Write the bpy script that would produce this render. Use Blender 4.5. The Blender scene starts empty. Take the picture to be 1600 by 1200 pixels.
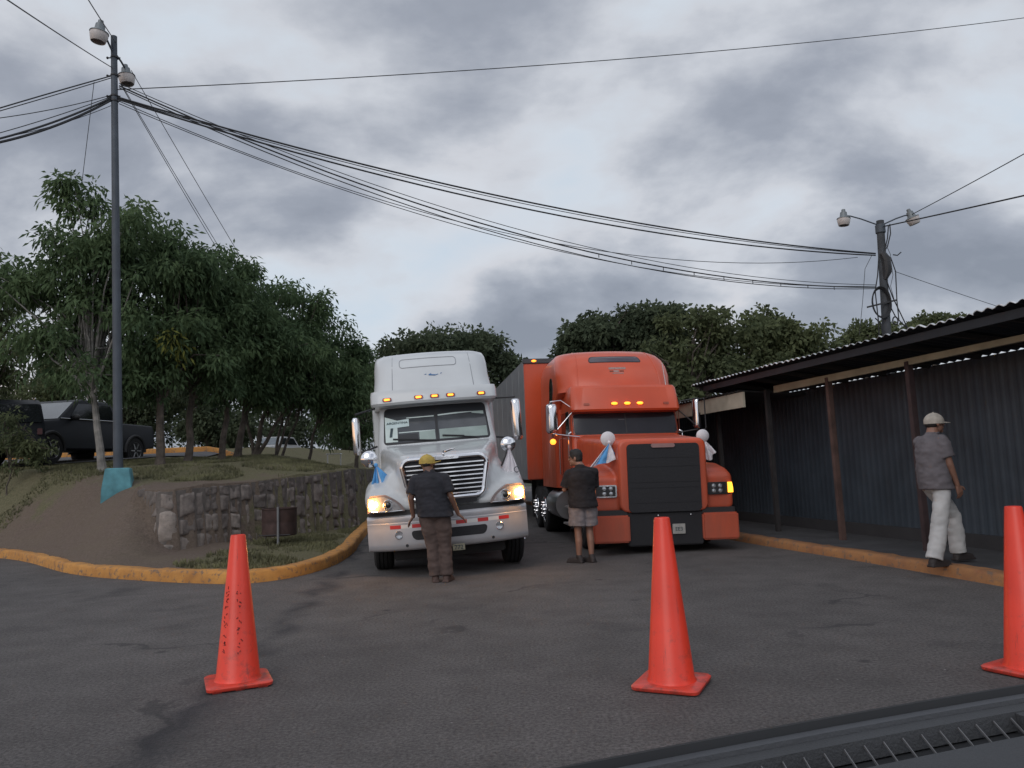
import bpy, math, random
import numpy as np
from mathutils import Vector, Matrix, Euler, noise

# ------------------------------------------------------------------ camera
PITCH, ROLL, FPX, CAMH = math.radians(6.2), math.radians(2.2), 1208.0, 1.45
scene = bpy.context.scene
C = scene.collection
fw = Vector((0, math.cos(PITCH), math.sin(PITCH)))
up0 = Vector((0, -math.sin(PITCH), math.cos(PITCH)))
rt0 = Vector((1, 0, 0))
rt = rt0*math.cos(ROLL) - up0*math.sin(ROLL)
upv = up0*math.cos(ROLL) + rt0*math.sin(ROLL)
camd = bpy.data.cameras.new('camera')
cam = bpy.data.objects.new('camera', camd); C.objects.link(cam)
M = Matrix((rt, upv, -fw)).transposed().to_4x4(); M.translation = Vector((0, 0, CAMH))
cam.matrix_world = M
camd.sensor_width = 36; camd.lens = FPX/1600*36; camd.clip_start = 0.05; camd.clip_end = 3000
scene.camera = cam

def ray(px, py):
    return fw + rt*((px-800)/FPX) - upv*((py-600)/FPX)
def P(px, py, Y):                       # the point of a sight line that lies Y metres ahead
    r = ray(px, py); return Vector((0, 0, CAMH)) + r*(Y/r.y)
def G(px, py, z=0.0):                   # the point of a sight line at height z
    r = ray(px, py); return Vector((0, 0, CAMH)) + r*((z-CAMH)/r.z)
def proj(p):
    v = Vector(p)-Vector((0, 0, CAMH)); d = v.dot(fw)
    return 800+FPX*v.dot(rt)/d, 600-FPX*v.dot(upv)/d

# ------------------------------------------------------------------ world, sun, exposure
SUN_EL, SUN_AZ = math.radians(32), math.radians(200)     # soft light from behind the camera
w = bpy.data.worlds.new('World'); scene.world = w; w.use_nodes = True
nt = w.node_tree; N = nt.nodes; L = nt.links; N.clear()
def nd(t, **k):
    n = N.new(t)
    for a, b in k.items(): setattr(n, a, b)
    return n
def mth(op, a, b=None, c=None, clamp=False):
    n = nd('ShaderNodeMath', operation=op); n.use_clamp = clamp
    for i, v in enumerate((a, b, c)):
        if v is None: continue
        if isinstance(v, (int, float)): n.inputs[i].default_value = v
        else: L.new(v, n.inputs[i])
    return n.outputs[0]
def mrange(v, a, b, c, d, smooth=True):
    n = nd('ShaderNodeMapRange'); n.interpolation_type = 'SMOOTHSTEP' if smooth else 'LINEAR'
    L.new(v, n.inputs[0])
    for i, x in enumerate((a, b, c, d)): n.inputs[i+1].default_value = x
    return n.outputs[0]
def ramp(fac, stops):
    n = nd('ShaderNodeValToRGB'); L.new(fac, n.inputs[0]); e = n.color_ramp.elements
    while len(e) < len(stops): e.new(0.5)
    for i, (p, c) in enumerate(stops): e[i].position = p; e[i].color = (*c, 1)
    return n.outputs[0]
tc = nd('ShaderNodeTexCoord'); sep = nd('ShaderNodeSeparateXYZ'); L.new(tc.outputs['Generated'], sep.inputs[0])
dx, dy, dz = sep.outputs
den = mth('ADD', mth('MAXIMUM', dz, 0.0), 0.42)
cmb = nd('ShaderNodeCombineXYZ'); L.new(mth('DIVIDE', dx, den), cmb.inputs[0]); L.new(mth('DIVIDE', dy, den), cmb.inputs[1])
mp = nd('ShaderNodeMapping'); L.new(cmb.outputs[0], mp.inputs[0])
mp.inputs['Location'].default_value = (1.25, 4.32, 0.0); mp.inputs['Scale'].default_value = (-1.0, 1.15, 1.0)
n1 = nd('ShaderNodeTexNoise'); L.new(mp.outputs[0], n1.inputs['Vector'])
n1.inputs['Scale'].default_value = 2.1; n1.inputs['Detail'].default_value = 8; n1.inputs['Roughness'].default_value = 0.53; n1.inputs['Distortion'].default_value = 0.15
n2 = nd('ShaderNodeTexNoise'); L.new(mp.outputs[0], n2.inputs['Vector'])
n2.inputs['Scale'].default_value = 0.75; n2.inputs['Detail'].default_value = 3
cl = mth('ADD', mth('MULTIPLY', n1.outputs[0], 0.72), mth('MULTIPLY', n2.outputs[0], 0.28))
ccol = ramp(cl, [(0.38, (0.195, 0.215, 0.258)), (0.455, (0.270, 0.292, 0.340)), (0.50, (0.375, 0.396, 0.440)), (0.54, (0.480, 0.500, 0.540)), (0.58, (0.50, 0.545, 0.60)), (0.66, (0.44, 0.525, 0.61))])
# a faint peach tint in thin places, and the warm low band of dusk far to the left
n3 = nd('ShaderNodeTexNoise'); L.new(mp.outputs[0], n3.inputs['Vector']); n3.inputs['Scale'].default_value = 0.9; n3.inputs['Detail'].default_value = 2
peach = mth('MULTIPLY', mrange(n3.outputs[0], 0.5, 0.68, 0, 1), mrange(cl, 0.50, 0.60, 0, 0.55))
mx = nd('ShaderNodeMix', data_type='RGBA'); L.new(peach, mx.inputs[0]); L.new(ccol, mx.inputs[6]); mx.inputs[7].default_value = (0.60, 0.52, 0.50, 1)
low = mth('MULTIPLY', mrange(dz, 0.05, 0.14, 1, 0), mrange(dx, -0.62, -0.45, 1, 0))
mx2 = nd('ShaderNodeMix', data_type='RGBA'); L.new(mth('MULTIPLY', low, 0.8), mx2.inputs[0]); L.new(mx.outputs[2], mx2.inputs[6]); mx2.inputs[7].default_value = (0.95, 0.55, 0.30, 1)
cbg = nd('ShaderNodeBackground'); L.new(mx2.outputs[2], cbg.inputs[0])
# sky brightness raised behind the camera to light the truck fronts, and raised overhead
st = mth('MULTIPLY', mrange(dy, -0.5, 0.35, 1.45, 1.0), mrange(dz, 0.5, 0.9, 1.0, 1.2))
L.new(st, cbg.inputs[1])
sky = nd('ShaderNodeTexSky', sky_type='NISHITA'); sky.sun_disc = False; sky.sun_elevation = SUN_EL; sky.sun_rotation = SUN_AZ
sbg = nd('ShaderNodeBackground'); L.new(sky.outputs[0], sbg.inputs[0]); sbg.inputs[1].default_value = 0.06
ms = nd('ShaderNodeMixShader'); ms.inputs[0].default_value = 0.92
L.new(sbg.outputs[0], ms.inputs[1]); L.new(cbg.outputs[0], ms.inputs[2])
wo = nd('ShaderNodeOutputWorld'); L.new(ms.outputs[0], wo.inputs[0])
sd = bpy.data.lights.new('sun', 'SUN'); sd.energy = 0.5; sd.angle = math.radians(40); sd.color = (1.0, 0.96, 0.92)
sun = bpy.data.objects.new('sun', sd); C.objects.link(sun)
sdir = Vector((math.sin(SUN_AZ)*math.cos(SUN_EL), math.cos(SUN_AZ)*math.cos(SUN_EL), math.sin(SUN_EL)))
sun.rotation_euler = sdir.to_track_quat('Z', 'Y').to_euler()
scene.view_settings.view_transform = 'Standard'; scene.view_settings.look = 'None'
scene.view_settings.exposure = 0.42; scene.view_settings.gamma = 1.0

# ------------------------------------------------------------------ materials
MATS = {}
def mat(name, col, rough=0.6, metal=0.0, var=0.12, vs=3.0, bump=0.0, bs=40.0, spec=0.5, coat=0.0, emit=None, es=0.0, alpha=None):
    if name in MATS: return MATS[name]
    m = bpy.data.materials.new(name); m.use_nodes = True; t = m.node_tree; b = t.nodes['Principled BSDF']
    b.inputs['Roughness'].default_value = rough; b.inputs['Metallic'].default_value = metal
    b.inputs['Specular IOR Level'].default_value = spec; b.inputs['Coat Weight'].default_value = coat
    tcn = t.nodes.new('ShaderNodeTexCoord'); nz = t.nodes.new('ShaderNodeTexNoise')
    t.links.new(tcn.outputs['Object'], nz.inputs['Vector']); nz.inputs['Scale'].default_value = vs; nz.inputs['Detail'].default_value = 6
    r = t.nodes.new('ShaderNodeValToRGB'); r.color_ramp.elements[0].position = 0.3; r.color_ramp.elements[1].position = 0.7
    lo = [max(0, c*(1-var)) for c in col]; hi = [min(1, c*(1+var)) for c in col]
    r.color_ramp.elements[0].color = (*lo, 1); r.color_ramp.elements[1].color = (*hi, 1)
    t.links.new(nz.outputs[0], r.inputs[0]); t.links.new(r.outputs[0], b.inputs['Base Color'])
    if bump:
        n2 = t.nodes.new('ShaderNodeTexNoise'); t.links.new(tcn.outputs['Object'], n2.inputs['Vector']); n2.inputs['Scale'].default_value = bs; n2.inputs['Detail'].default_value = 5
        bp = t.nodes.new('ShaderNodeBump'); bp.inputs['Strength'].default_value = bump; bp.inputs['Distance'].default_value = 0.02
        t.links.new(n2.outputs[0], bp.inputs['Height']); t.links.new(bp.outputs[0], b.inputs['Normal'])
    if emit: b.inputs['Emission Color'].default_value = (*emit, 1); b.inputs['Emission Strength'].default_value = es
    MATS[name] = m; return m
def nodes_of(m):
    t = m.node_tree; return t, t.nodes, t.links, t.nodes['Principled BSDF']
def tnoise(t, vec, scale, detail=5, rough=0.5):
    n = t.nodes.new('ShaderNodeTexNoise'); t.links.new(vec, n.inputs['Vector'])
    n.inputs['Scale'].default_value = scale; n.inputs['Detail'].default_value = detail; n.inputs['Roughness'].default_value = rough
    return n.outputs[0]
def tramp(t, f, stops):
    n = t.nodes.new('ShaderNodeValToRGB'); t.links.new(f, n.inputs[0]); e = n.color_ramp.elements
    while len(e) < len(stops): e.new(0.5)
    for i, (p, c) in enumerate(stops):
        e[i].position = p; e[i].color = (*c, 1) if len(c) == 3 else c
    return n.outputs[0]
def tmix(t, f, a, b, blend='MIX'):
    n = t.nodes.new('ShaderNodeMix'); n.data_type = 'RGBA'; n.blend_type = blend
    for i, v in ((0, f), (6, a), (7, b)):
        if isinstance(v, (int, float)): n.inputs[i].default_value = v
        elif isinstance(v, tuple): n.inputs[i].default_value = (*v, 1)
        else: t.links.new(v, n.inputs[i])
    return n.outputs[2]
def tmath(t, op, a, b=None):
    n = t.nodes.new('ShaderNodeMath'); n.operation = op
    for i, v in enumerate((a, b)):
        if v is None: continue
        if isinstance(v, (int, float)): n.inputs[i].default_value = v
        else: t.links.new(v, n.inputs[i])
    return n.outputs[0]
def tbump(t, h, b, strength=0.3, dist=0.02):
    n = t.nodes.new('ShaderNodeBump'); n.inputs['Strength'].default_value = strength; n.inputs['Distance'].default_value = dist
    t.links.new(h, n.inputs['Height']); t.links.new(n.outputs[0], b.inputs['Normal'])

def mat_asphalt(name='asphalt'):
    m = bpy.data.materials.new(name); m.use_nodes = True; t, n, l, b = nodes_of(m)
    tc = n.new('ShaderNodeTexCoord'); v = tc.outputs['Object']
    big = tnoise(t, v, 0.35, 4); mid = tnoise(t, v, 2.2, 6, 0.6); fine = tnoise(t, v, 42, 4, 0.8); vf = tnoise(t, v, 160, 2, 0.6)
    c1 = tramp(t, big, [(0.35, (0.092, 0.085, 0.083)), (0.65, (0.118, 0.108, 0.105))])
    c2 = tramp(t, mid, [(0.3, (0.80, 0.80, 0.80)), (0.62, (1.08, 1.08, 1.08))])
    c = tmix(t, 1.0, c1, c2, 'MULTIPLY')
    c3 = tramp(t, fine, [(0.34, (0.45, 0.45, 0.45)), (0.66, (1.55, 1.55, 1.55))]); c = tmix(t, 1.0, c, c3, 'MULTIPLY')
    sp = tramp(t, vf, [(0.70, (0, 0, 0)), (0.76, (1, 1, 1))]); c = tmix(t, sp, c, (0.20, 0.195, 0.19))
    # light grit scattered over it
    vo = n.new('ShaderNodeTexVoronoi'); l.new(v, vo.inputs['Vector']); vo.inputs['Scale'].default_value = 3.2
    gr = tramp(t, vo.outputs['Distance'], [(0.018, (1, 1, 1)), (0.03, (0, 0, 0))]); c = tmix(t, gr, c, (0.30, 0.29, 0.28))
    vp = n.new('ShaderNodeTexVoronoi'); l.new(v, vp.inputs['Vector']); vp.inputs['Scale'].default_value = 1.1
    dr = tmath(t, 'MULTIPLY', tramp(t, vp.outputs['Distance'], [(0.02, (0.8, 0.8, 0.8)), (0.075, (0, 0, 0))]), tramp(t, tnoise(t, v, 0.6, 2), [(0.45, (0, 0, 0)), (0.55, (1, 1, 1))])); c = tmix(t, dr, c, (0.028, 0.027, 0.028))
    # crack lines, broken up
    vd = n.new('ShaderNodeTexVoronoi'); vd.feature = 'DISTANCE_TO_EDGE'; vd.inputs['Scale'].default_value = 0.33
    wv = n.new('ShaderNodeVectorMath'); wv.operation = 'MULTIPLY_ADD'; nn = n.new('ShaderNodeTexNoise'); l.new(v, nn.inputs['Vector']); nn.inputs['Scale'].default_value = 1.6; nn.inputs['Detail'].default_value = 6
    l.new(nn.outputs['Color'], wv.inputs[0]); wv.inputs[1].default_value = (1.1, 1.1, 0); l.new(v, wv.inputs[2]); l.new(wv.outputs[0], vd.inputs['Vector'])
    ck = tramp(t, vd.outputs['Distance'], [(0.004, (1, 1, 1)), (0.012, (0, 0, 0))])
    ckm = tmath(t, 'MULTIPLY', ck, tramp(t, tnoise(t, v, 0.5, 3), [(0.54, (0, 0, 0)), (0.60, (0.6, 0.6, 0.6))]))
    c = tmix(t, ckm, c, (0.03, 0.03, 0.032))
    # oil and damp stains: the long dark seam by the left cone and scattered ones
    sx = n.new('ShaderNodeSeparateXYZ'); 
    dv = n.new('ShaderNodeVectorMath'); dv.operation = 'MULTIPLY_ADD'; l.new(nn.outputs['Color'], dv.inputs[0]); dv.inputs[1].default_value = (0.9, 0.9, 0); l.new(v, dv.inputs[2]); l.new(dv.outputs[0], sx.inputs[0])
    # line from (-1.9,3.6) to (-2.2,10)
    lin = tmath(t, 'ABSOLUTE', tmath(t, 'SUBTRACT', sx.outputs[0], tmath(t, 'ADD', tmath(t, 'MULTIPLY', sx.outputs[1], -0.095), -1.11)))
    sm = tramp(t, lin, [(0.0, (0.75, 0.75, 0.75)), (0.22, (0, 0, 0))])
    sm = tmath(t, 'MULTIPLY', sm, tramp(t, tnoise(t, v, 1.3, 4), [(0.42, (0.1, 0.1, 0.1)), (0.55, (1, 1, 1))]))
    c = tmix(t, sm, c, (0.024, 0.025, 0.030))
    st = tramp(t, tnoise(t, v, 0.8, 5, 0.6), [(0.58, (0, 0, 0)), (0.70, (0.45, 0.45, 0.45))]); c = tmix(t, st, c, (0.026, 0.026, 0.029))
    l.new(c, b.inputs['Base Color']); b.inputs['Roughness'].default_value = 0.82; b.inputs['Specular IOR Level'].default_value = 0.35
    tbump(t, fine, b, 0.9, 0.02); return m

def mat_terrain():
    m = bpy.data.materials.new('lawn_and_earth'); m.use_nodes = True; t, n, l, b = nodes_of(m)
    tc = n.new('ShaderNodeTexCoord'); v = tc.outputs['Object']
    at = n.new('ShaderNodeAttribute'); at.attribute_name = 'dirt'; at.attribute_type = 'GEOMETRY'
    nz = tnoise(t, v, 1.1, 7, 0.65); fi = tnoise(t, v, 22, 5, 0.7)
    grass = tramp(t, fi, [(0.3, (0.078, 0.078, 0.042)), (0.55, (0.145, 0.136, 0.080)), (0.75, (0.21, 0.19, 0.125))])
    earth = tramp(t, fi, [(0.3, (0.105, 0.080, 0.066)), (0.6, (0.160, 0.124, 0.104)), (0.8, (0.22, 0.175, 0.148))])
    f = tmath(t, 'ADD', at.outputs['Fac'], tmath(t, 'MULTIPLY', tmath(t, 'SUBTRACT', nz, 0.5), 2.4))
    fm = tramp(t, f, [(0.35, (0, 0, 0)), (0.65, (1, 1, 1))])
    c = tmix(t, fm, grass, earth)
    c = tmix(t, tramp(t, nz, [(0.35, (0, 0, 0)), (0.7, (0.4, 0.4, 0.4))]), c, (0.15, 0.125, 0.085))
    l.new(c, b.inputs['Base Color']); b.inputs['Roughness'].default_value = 0.95; b.inputs['Specular IOR Level'].default_value = 0.15
    tbump(t, fi, b, 0.8, 0.05); return m

def mat_leaf(name, dark, light, yellow=None):
    m = bpy.data.materials.new(name); m.use_nodes = True; t, n, l, b = nodes_of(m)
    tc = n.new('ShaderNodeTexCoord'); v = tc.outputs['Object']
    f = tnoise(t, v, 0.9, 3); f2 = tnoise(t, v, 14, 2)
    fs = tmath(t, 'ADD', tmath(t, 'MULTIPLY', f, 0.6), tmath(t, 'MULTIPLY', f2, 0.4))
    c = tramp(t, fs, [(0.35, dark), (0.62, light)])
    at = n.new('ShaderNodeAttribute'); at.attribute_name = 'yellow'
    if yellow: c = tmix(t, at.outputs['Fac'], c, yellow)
    l.new(c, b.inputs['Base Color']); b.inputs['Roughness'].default_value = 0.75; b.inputs['Specular IOR Level'].default_value = 0.12
    tr = n.new('ShaderNodeBsdfTranslucent'); l.new(c, tr.inputs[0]); ms = n.new('ShaderNodeMixShader'); ms.inputs[0].default_value = 0.38
    out = n['Material Output']; l.new(b.outputs[0], ms.inputs[1]); l.new(tr.outputs[0], ms.inputs[2]); l.new(ms.outputs[0], out.inputs[0])
    return m

def mat_stone():
    m = bpy.data.materials.new('rough_stone'); m.use_nodes = True; t, n, l, b = nodes_of(m)
    tc = n.new('ShaderNodeTexCoord'); v = tc.outputs['Object']
    at = n.new('ShaderNodeAttribute'); at.attribute_name = 'tone'
    c = tramp(t, at.outputs['Fac'], [(0.0, (0.13, 0.112, 0.103)), (0.5, (0.21, 0.18, 0.163)), (1.0, (0.33, 0.285, 0.25))])
    k = tramp(t, tnoise(t, v, 5, 8, 0.7), [(0.3, (0.55, 0.55, 0.55)), (0.65, (1.2, 1.2, 1.2))]); c = tmix(t, 1.0, c, k, 'MULTIPLY')
    # dark weathering that runs down from the coping
    sm = n.new('ShaderNodeMapping'); l.new(v, sm.inputs[0]); sm.inputs['Scale'].default_value = (4, 4, 0.5)
    st = tramp(t, tnoise(t, sm.outputs[0], 1.5, 5), [(0.52, (0, 0, 0)), (0.68, (0.6, 0.6, 0.6))]); c = tmix(t, st, c, (0.045, 0.040, 0.038))
    l.new(c, b.inputs['Base Color']); b.inputs['Roughness'].default_value = 0.92
    tbump(t, tnoise(t, v, 18, 8, 0.7), b, 0.7, 0.03); return m

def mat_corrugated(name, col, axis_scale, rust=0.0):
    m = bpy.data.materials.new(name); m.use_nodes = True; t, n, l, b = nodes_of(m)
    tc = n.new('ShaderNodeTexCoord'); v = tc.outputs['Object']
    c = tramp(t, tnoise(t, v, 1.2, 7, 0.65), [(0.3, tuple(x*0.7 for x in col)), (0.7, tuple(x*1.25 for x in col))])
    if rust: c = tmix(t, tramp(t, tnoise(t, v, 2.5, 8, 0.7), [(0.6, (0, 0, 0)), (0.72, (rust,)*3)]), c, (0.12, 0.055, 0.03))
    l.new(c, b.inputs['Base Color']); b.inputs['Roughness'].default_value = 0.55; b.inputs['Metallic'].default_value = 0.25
    return m

def mat_cone(nm, col, amt):
    m = bpy.data.materials.new(nm); m.use_nodes = True; t, n, l, b = nodes_of(m)
    tc = n.new('ShaderNodeTexCoord'); v = tc.outputs['Object']
    c = tramp(t, tnoise(t, v, 2.5, 5), [(0.3, tuple(x*0.86 for x in col)), (0.7, tuple(min(1, x*1.05) for x in col))])
    sp = n.new('ShaderNodeSeparateXYZ'); l.new(v, sp.inputs[0])
    low = tmath(t, 'SUBTRACT', 0.62, tmath(t, 'MULTIPLY', sp.outputs[2], 0.22))
    d = tmath(t, 'MULTIPLY', tramp(t, tmath(t, 'ADD', tnoise(t, v, 9, 8, 0.75), tmath(t, 'SUBTRACT', low, 0.55)), [(0.55, (0, 0, 0)), (0.72, (1, 1, 1))]), amt)
    c = tmix(t, d, c, (0.17, 0.045, 0.035))
    mk = n.new('ShaderNodeMapping'); l.new(v, mk.inputs[0]); mk.inputs['Scale'].default_value = (14, 14, 1.6)
    c = tmix(t, tmath(t, 'MULTIPLY', tramp(t, tnoise(t, mk.outputs[0], 1.4, 6, 0.7), [(0.63, (0, 0, 0)), (0.70, (1, 1, 1))]), amt*0.7), c, (0.09, 0.03, 0.028))
    l.new(c, b.inputs['Base Color']); b.inputs['Roughness'].default_value = 0.36
    tbump(t, tnoise(t, v, 30, 4), b, 0.08, 0.01); return m

def mat_kerb(nm='yellow_kerb_paint', k=1.0, g=0.0):
    m = bpy.data.materials.new(nm); m.use_nodes = True; t, n, l, b = nodes_of(m)
    tc = n.new('ShaderNodeTexCoord'); v = tc.outputs['Object']
    c = tramp(t, tnoise(t, v, 3, 7, 0.65), [(0.3, (0.34*k, 0.150*k, 0.040*k+g)), (0.7, (0.56*k, 0.27*k, 0.065*k+g))])
    ch = tramp(t, tnoise(t, v, 11, 8, 0.7), [(0.54, (0, 0, 0)), (0.62, (0.85, 0.85, 0.85))]); c = tmix(t, ch, c, (0.13, 0.10, 0.08))
    l.new(c, b.inputs['Base Color']); b.inputs['Roughness'].default_value = 0.85
    tbump(t, tnoise(t, v, 30, 6, 0.7), b, 0.5, 0.02); return m

MA = mat_asphalt(); MT = mat_terrain(); MST = mat_stone(); MK = mat_kerb(); MK2 = mat_kerb('dusty_kerb_paint', 0.66, 0.022)
WHITE = mat('white_truck_paint', (0.53, 0.55, 0.56), 0.34, var=0.05, vs=1.5, coat=0.4)
ORANGE = mat('orange_truck_paint', (0.54, 0.078, 0.028), 0.42, var=0.10, vs=1.2, coat=0.12)
CHROME = mat('chrome', (0.75, 0.75, 0.77), 0.12, 1.0, var=0.05)
STEEL = mat('dull_steel', (0.42, 0.42, 0.43), 0.35, 1.0, var=0.15)
def grime(m, amt=0.5, zt=1.7, col=(0.10, 0.078, 0.062)):
    t, n, l, b = nodes_of(m); src = b.inputs['Base Color'].links[0].from_socket; tc = n.new('ShaderNodeTexCoord'); v = tc.outputs['Object']
    sp = n.new('ShaderNodeSeparateXYZ'); l.new(v, sp.inputs[0]); h = tmath(t, 'SUBTRACT', 1.0, tmath(t, 'DIVIDE', sp.outputs[2], zt))
    mk = n.new('ShaderNodeMapping'); l.new(v, mk.inputs[0]); mk.inputs['Scale'].default_value = (3, 3, 0.8)
    f = tramp(t, tmath(t, 'ADD', tmath(t, 'MULTIPLY', h, 0.45), tmath(t, 'MULTIPLY', tnoise(t, mk.outputs[0], 1.6, 8, 0.7), 0.8)), [(0.38, (0, 0, 0)), (0.85, (1, 1, 1))])
    c = tmix(t, tmath(t, 'MULTIPLY', f, amt), src, col)
    sk = tramp(t, tnoise(t, v, 26, 6, 0.8), [(0.66, (0, 0, 0)), (0.72, (0.5, 0.5, 0.5))]); c = tmix(t, sk, c, col)
    l.new(c, b.inputs['Base Color'])
    rn = tramp(t, f, [(0, (0.30, 0.30, 0.30)), (1, (0.7, 0.7, 0.7))]); l.new(rn, b.inputs['Roughness'])
grime(WHITE, 0.30); grime(ORANGE, 0.42, 1.9)
BLACK = mat('black_plastic', (0.02, 0.02, 0.022), 0.55, var=0.2)
DARKM = mat('dark_underside', (0.018, 0.017, 0.017), 0.8, var=0.3)
RUBBER = mat('tyre_rubber', (0.014, 0.014, 0.015), 0.85, var=0.25, bump=0.2)
GLASSD = mat('dark_glass', (0.012, 0.014, 0.016), 0.06, var=0.1, spec=0.8)
MESHB = mat('grille_screen', (0.016, 0.016, 0.019), 0.75, var=0.25, vs=60)
AMBER = mat('amber_lamp', (0.8, 0.25, 0.03), 0.4, emit=(1.0, 0.24, 0.02), es=2.6)
AMBERH = mat('bright_amber_lamp', (0.9, 0.4, 0.08), 0.4, emit=(1.0, 0.36, 0.04), es=9.0)
AMBERO = mat('unlit_amber_lens', (0.42, 0.13, 0.06), 0.4)
LENS = mat('headlamp_lens', (0.45, 0.46, 0.48), 0.12, 0.6, var=0.2, vs=20)
REDT = mat('red_reflective_tape', (0.45, 0.03, 0.03), 0.4, var=0.1)
WHTT = mat('white_reflective_tape', (0.62, 0.60, 0.58), 0.4, var=0.1)
PAPER = mat('paper_sheet', (0.52, 0.60, 0.58), 0.8, var=0.08)
INK = mat('dark_ink', (0.04, 0.06, 0.07), 0.8)
PLATE = mat('number_plate', (0.32, 0.31, 0.29), 0.6, var=0.15, vs=20)
SILVER = mat('silver_bumper', (0.50, 0.50, 0.52), 0.35, 0.35, var=0.08)
CONEM = mat_cone('orange_cone_plastic', (0.80, 0.052, 0.024), 0.55)
CONEM2 = mat_cone('dull_cone_base', (0.66, 0.060, 0.036), 0.9)
WOODB = mat('tree_bark', (0.085, 0.07, 0.058), 0.95, var=0.45, vs=7, bump=0.6, bs=25)
BARKW = mat('whitewashed_bark', (0.20, 0.19, 0.175), 0.9, var=0.35, vs=6, bump=0.5)
POLEM = mat('weathered_pole_steel', (0.060, 0.072, 0.088), 0.6, 0.2, var=0.25, vs=2)
WIRE = mat('black_cable', (0.016, 0.017, 0.02), 0.6)
TEAL = mat('teal_painted_concrete', (0.085, 0.235, 0.27), 0.85, var=0.25, vs=5, bump=0.3)
FLAGB = mat('blue_flag_cloth', (0.10, 0.32, 0.62), 0.85, var=0.12)
FLAGW = mat('white_flag_cloth', (0.66, 0.63, 0.66), 0.85, var=0.06)
CABIN = mat('cabin_dark', (0.045, 0.047, 0.052), 0.7, var=0.2)

# ------------------------------------------------------------------ mesh helpers
class MB:
    def __init__(s): s.v = []; s.f = []
    def add(s, vs, fs):
        o = len(s.v); s.v += [tuple(p) for p in vs]; s.f += [tuple(i+o for i in f) for f in fs]; return s
    def box(s, x0, x1, y0, y1, z0, z1, T=None):
        vs = [(x, y, z) for z in (z0, z1) for y in (y0, y1) for x in (x0, x1)]
        if T is not None: vs = [tuple(T @ Vector(p)) for p in vs]
        return s.add(vs, [(0, 2, 3, 1), (4, 5, 7, 6), (0, 1, 5, 4), (2, 6, 7, 3), (0, 4, 6, 2), (1, 3, 7, 5)])
    def bar(s, a, b, w, h=None):        # box along a line
        a, b = Vector(a), Vector(b); d = b-a; L_ = d.length; q = d.to_track_quat('Y', 'Z').to_matrix().to_4x4(); q.translation = a
        h = h or w; return s.box(-w/2, w/2, 0, L_, -h/2, h/2, q)
    def tube(s, pts, r, n=10, cap=True):
        pts = [Vector(p) for p in pts]; rs = r if isinstance(r, (list, tuple)) else [r]*len(pts)
        rings = []; prev = None
        for i, p in enumerate(pts):
            d = (pts[min(i+1, len(pts)-1)]-pts[max(i-1, 0)])
            d = d.normalized() if d.length > 1e-9 else Vector((0, 0, 1))
            if prev is None: u = d.orthogonal().normalized()
            else:
                u = (prev - d*prev.dot(d)); u = u.normalized() if u.length > 1e-6 else d.orthogonal().normalized()
            prev = u; v = d.cross(u)
            rings.append([p + (u*math.cos(2*math.pi*k/n)+v*math.sin(2*math.pi*k/n))*rs[i] for k in range(n)])
        return s.loft(rings, cap)
    def loft(s, rings, cap=True, close=True):
        n = len(rings[0]); vs = [p for r in rings for p in r]; fs = []
        for i in range(len(rings)-1):
            for k in range(n if close else n-1):
                a, b = i*n+k, i*n+(k+1) % n; fs.append((a, b, b+n, a+n))
        if cap: fs.append(tuple(reversed(range(n)))); fs.append(tuple(range((len(rings)-1)*n, len(rings)*n)))
        return s.add(vs, fs)
    def lathe(s, prof, c=(0, 0, 0), axis='Z', n=24, T=None):
        rings = []
        for r, h in prof:
            rg = []
            for k in range(n):
                a = 2*math.pi*k/n; x, y = r*math.cos(a), r*math.sin(a)
                p = {'Z': (x, y, h), 'X': (h, x, y), 'Y': (y, h, x)}[axis]
                p = Vector(p)
                if T is not None: p = T @ p
                rg.append(p+Vector(c))
            rings.append(rg)
        return s.loft(rings, True)
    def ell(s, c, r, n=16, m=10, T=None):
        rings = []
        for j in range(1, m):
            th = math.pi*j/m; rg = []
            for k in range(n):
                a = 2*math.pi*k/n; p = Vector((r[0]*math.sin(th)*math.cos(a), r[1]*math.sin(th)*math.sin(a), -r[2]*math.cos(th)))
                if T is not None: p = T @ p
                rg.append(p+Vector(c))
            rings.append(rg)
        return s.loft(rings, True)
    def capsule(s, a, b, r0, r1, n=14):
        a, b = Vector(a), Vector(b); d = (b-a); L_ = d.length; d = d.normalized() if L_ > 1e-6 else Vector((0, 0, 1))
        pts, rs = [], []
        for t in (90, 65, 40, 18, 0): t = math.radians(t); pts.append(a-d*r0*math.sin(t)); rs.append(max(1e-3, r0*math.cos(t)))
        for t in (0, 18, 40, 65, 90): t = math.radians(t); pts.append(b+d*r1*math.sin(t)); rs.append(max(1e-3, r1*math.cos(t)))
        if L_ < 1e-6: pts = pts[:5]+pts[6:]; rs = rs[:5]+rs[6:]
        return s.tube(pts, rs, n)
    def mesh(s, name):
        me = bpy.data.meshes.new(name); me.from_pydata([tuple(p) for p in s.v], [], s.f); me.update(); return me
    def build(s, name, m, parent=None, smooth=35, bevel=0, fix=True):
        me = s.mesh(name)
        if fix:
            import bmesh
            bm = bmesh.new(); bm.from_mesh(me); bmesh.ops.recalc_face_normals(bm, faces=bm.faces)
            if bevel: bmesh.ops.bevel(bm, geom=[e for e in bm.edges if e.calc_face_angle(0) > 0.6], offset=bevel, segments=2, affect='EDGES', clamp_overlap=True)
            bm.to_mesh(me); bm.free()
        if smooth:
            me.polygons.foreach_set('use_smooth', [True]*len(me.polygons)); me.set_sharp_from_angle(angle=math.radians(smooth))
        me.materials.append(m)
        o = bpy.data.objects.new(name, me); C.objects.link(o)
        if parent: o.parent = parent
        return o
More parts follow.
